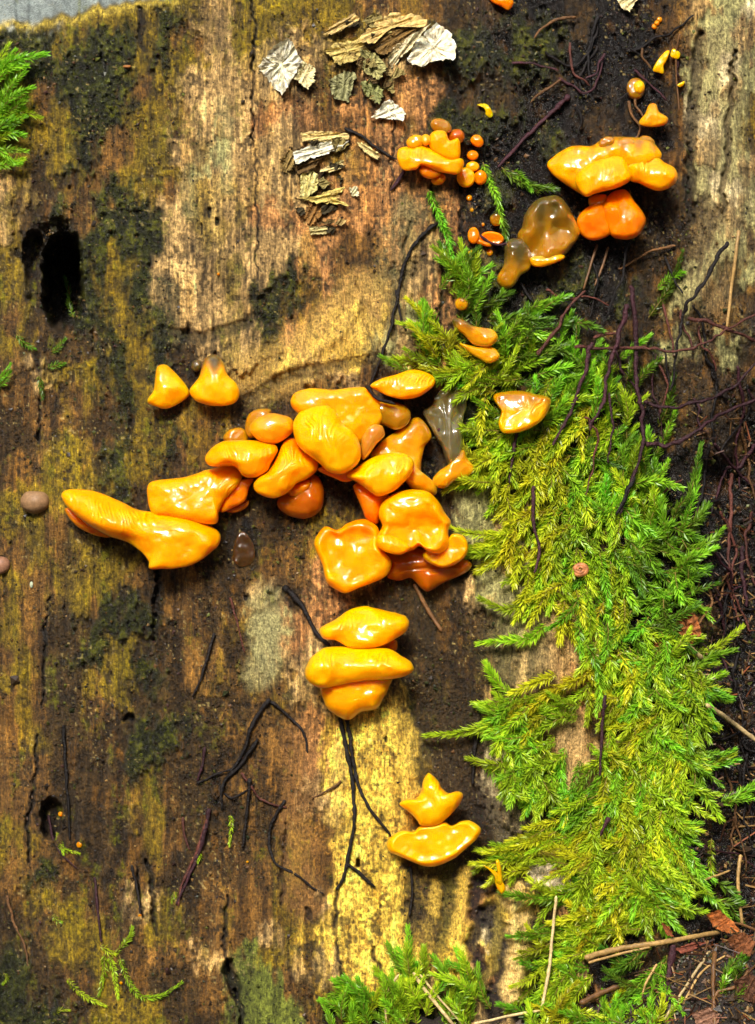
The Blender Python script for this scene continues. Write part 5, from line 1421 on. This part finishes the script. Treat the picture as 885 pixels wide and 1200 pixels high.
# ------------------------------------------------------------------ crumbs of bark and humus
def build_crumbs():
    rg = np.random.default_rng(21)
    N = 100000
    x = rg.uniform(-20, 905, N); y = rg.uniform(10, 1215, N)
    lum = surf(x, y, SCOL[..., 0]); 
    cl = fbm(x / 26, y / 30, 501, 3)
    keep = rg.uniform(0, 1, N) < np.clip((.18 - lum) * 3.2 + .35 * cl, 0.02, .9) * np.where(x > 800, 1.3, .8)
    x, y = x[keep], y[keep]
    n = len(x)
    r = np.exp(rg.normal(-.05, .42, n)) * np.where((x > 815) & (y > 450), 1.6, 1.0)
    z = surf(x, y) + r * .35
    # loose soil and litter on the bank at the foot
    ng = 16000
    c0 = W(800, 1150, 20); xg = c0[0] + rg.uniform(-.05, .035, ng); yg = c0[1] + rg.uniform(-.03, .012, ng)
    cc = W(442, 1198, 0)
    Pg = np.stack([xg, yg, ground_z(xg, yg, np.hypot(xg - cc[0], yg - cc[1] - .04))], -1)
    octv = np.array([[1, 0, 0], [0, 1, 0], [-1, 0, 0], [0, -1, 0], [0, 0, 1], [0, 0, -1]], float)
    octf = np.array([[0, 1, 4], [1, 2, 4], [2, 3, 4], [3, 0, 4], [1, 0, 5], [2, 1, 5], [3, 2, 5], [0, 3, 5]])
    j = octv[None] * rg.uniform(.5, 1.5, (n, 6, 1)) + rg.normal(0, .2, (n, 6, 3))
    a = rg.uniform(0, 6.28, n); ca, sa = np.cos(a), np.sin(a)
    jx = j[..., 0] * ca[:, None] - j[..., 1] * sa[:, None]; jy = j[..., 0] * sa[:, None] + j[..., 1] * ca[:, None]
    V = W(x[:, None] + r[:, None] * jx, y[:, None] + r[:, None] * jy, z[:, None] + r[:, None] * j[..., 2]).reshape(-1, 3)
    F = (octf[None] + (np.arange(n) * 6)[:, None, None]).reshape(-1, 3)
    jg = octv[None] * rg.uniform(.4, 1.6, (ng, 6, 1)) + rg.normal(0, .25, (ng, 6, 3))
    Vg = (Pg[:, None] + jg * (np.exp(rg.normal(.5, .5, ng)) * S)[:, None, None]).reshape(-1, 3)
    V = np.concatenate([V, Vg]); F = np.concatenate([F, (octf[None] + ((n + np.arange(ng)) * 6)[:, None, None]).reshape(-1, 3)]); n += ng
    pal = np.array([lin(c) for c in [(34, 26, 18), (52, 38, 22), (40, 46, 20), (88, 62, 34), (126, 98, 54), (84, 88, 32), (60, 38, 34)]])
    pick = rg.choice(7, n, p=[.3, .24, .14, .14, .06, .06, .06])
    gcol = np.concatenate([surf(x, y, SCOL[..., 1]) > .93 * surf(x, y, SCOL[..., 0]), np.zeros(ng, bool)])
    pick = np.where(gcol & (rg.uniform(0, 1, n) < .7), rg.choice([2, 5, 2], n), pick)
    C = np.repeat(pal[pick] * rg.uniform(.6, 1.3, (n, 1)), 6, 0)
    loc = W(442, 1198, 0)
    o = link('bark_crumbs', mesh_np('bark_crumbs', V - loc, F, False, C), M_CRUMB, loc=loc)
    tag(o, 'dark crumbs of bark and humus stuck over the wood', 'crumbs', kind='stuff')
build_crumbs()

# needle and straw shreds lying on the soil bank, and chips between the flakes
def build_shreds():
    rg = np.random.default_rng(31)
    n = 700
    c0 = W(810, 1150, 20); cc = W(442, 1198, 0)
    x = c0[0] + rg.uniform(-.035, .03, n); y = c0[1] + rg.uniform(-.022, .012, n)
    z = ground_z(x, y, np.hypot(x - cc[0], y - cc[1] - .04)) + rg.uniform(.0003, .0022, n)
    # some cling to the dark bank beside the moss
    k = 320
    px, py = rg.uniform(815, 890, k), rg.uniform(480, 1120, k)
    q = W(px, py, surf(px, py) + rg.uniform(1, 6, k))
    P = np.concatenate([np.stack([x, y, z], -1), q]); n += k
    d = rg.normal(0, 1, (n, 3)) * np.array([1, .6, .7]); d /= np.linalg.norm(d, axis=1)[:, None]
    e = np.cross(d, rg.normal(0, 1, (n, 3))); e /= np.linalg.norm(e, axis=1)[:, None]
    f = np.cross(d, e)
    L = np.exp(rg.normal(2.1, .5, n))[:, None] * S; w = rg.uniform(.5, 1.3, n)[:, None] * S
    V = np.stack([P - d * L + e * w, P - d * L - e * w * .5 + f * w, P - d * L - e * w * .5 - f * w, P + d * L + e * w * .7, P + d * L - e * w * .4 + f * w * .7, P + d * L - e * w * .4 - f * w * .7], 1).reshape(-1, 3)
    q4 = np.array([[0, 1, 4, 3], [1, 2, 5, 4], [2, 0, 3, 5]])
    F = (q4[None] + (np.arange(n) * 6)[:, None, None]).reshape(-1, 4)
    pal = np.array([lin(c) for c in [(112, 80, 44), (70, 42, 28), (150, 118, 70), (48, 30, 24), (120, 66, 36)]])
    C = np.repeat(pal[rg.choice(5, n, p=[.28, .28, .12, .2, .12])] * rg.uniform(.6, 1.2, (n, 1)), 6, 0)
    loc = W(810, 1190, 0)
    tag(link('litter_shreds', mesh_np('litter_shreds', V - loc, F, False, C), M_STRAW, loc=loc), 'brown plant shreds littering the dark soil bank', 'litter', kind='stuff')
build_shreds()
_rc = np.random.default_rng(55)
for k in range(26):
    cx_, cy_ = ((_rc.uniform(384, 475), _rc.uniform(20, 112)) if k < 15 else (_rc.uniform(345, 402), _rc.uniform(165, 275)))
    a_ = np.sort(_rc.uniform(0, 2 * np.pi, 5)); ra_ = _rc.uniform(6, 15)
    plate('bark_chip', [(cx_ + ra_ * math.cos(t), cy_ + ra_ * .7 * math.sin(t)) for t in a_], _rc.uniform(4, 8), 1.8, (_rc.normal(0, .3), _rc.normal(0, .3)),
          [(96, 76, 40), (132, 118, 66), (54, 46, 24), (170, 146, 90)][int(_rc.integers(4))], 'small bark chip scattered between the larger peeling flakes', 'bark chip', 'small chips between the flakes', curl=.4, ang=_rc.uniform(0, 90), seed=200 + k, n=20)
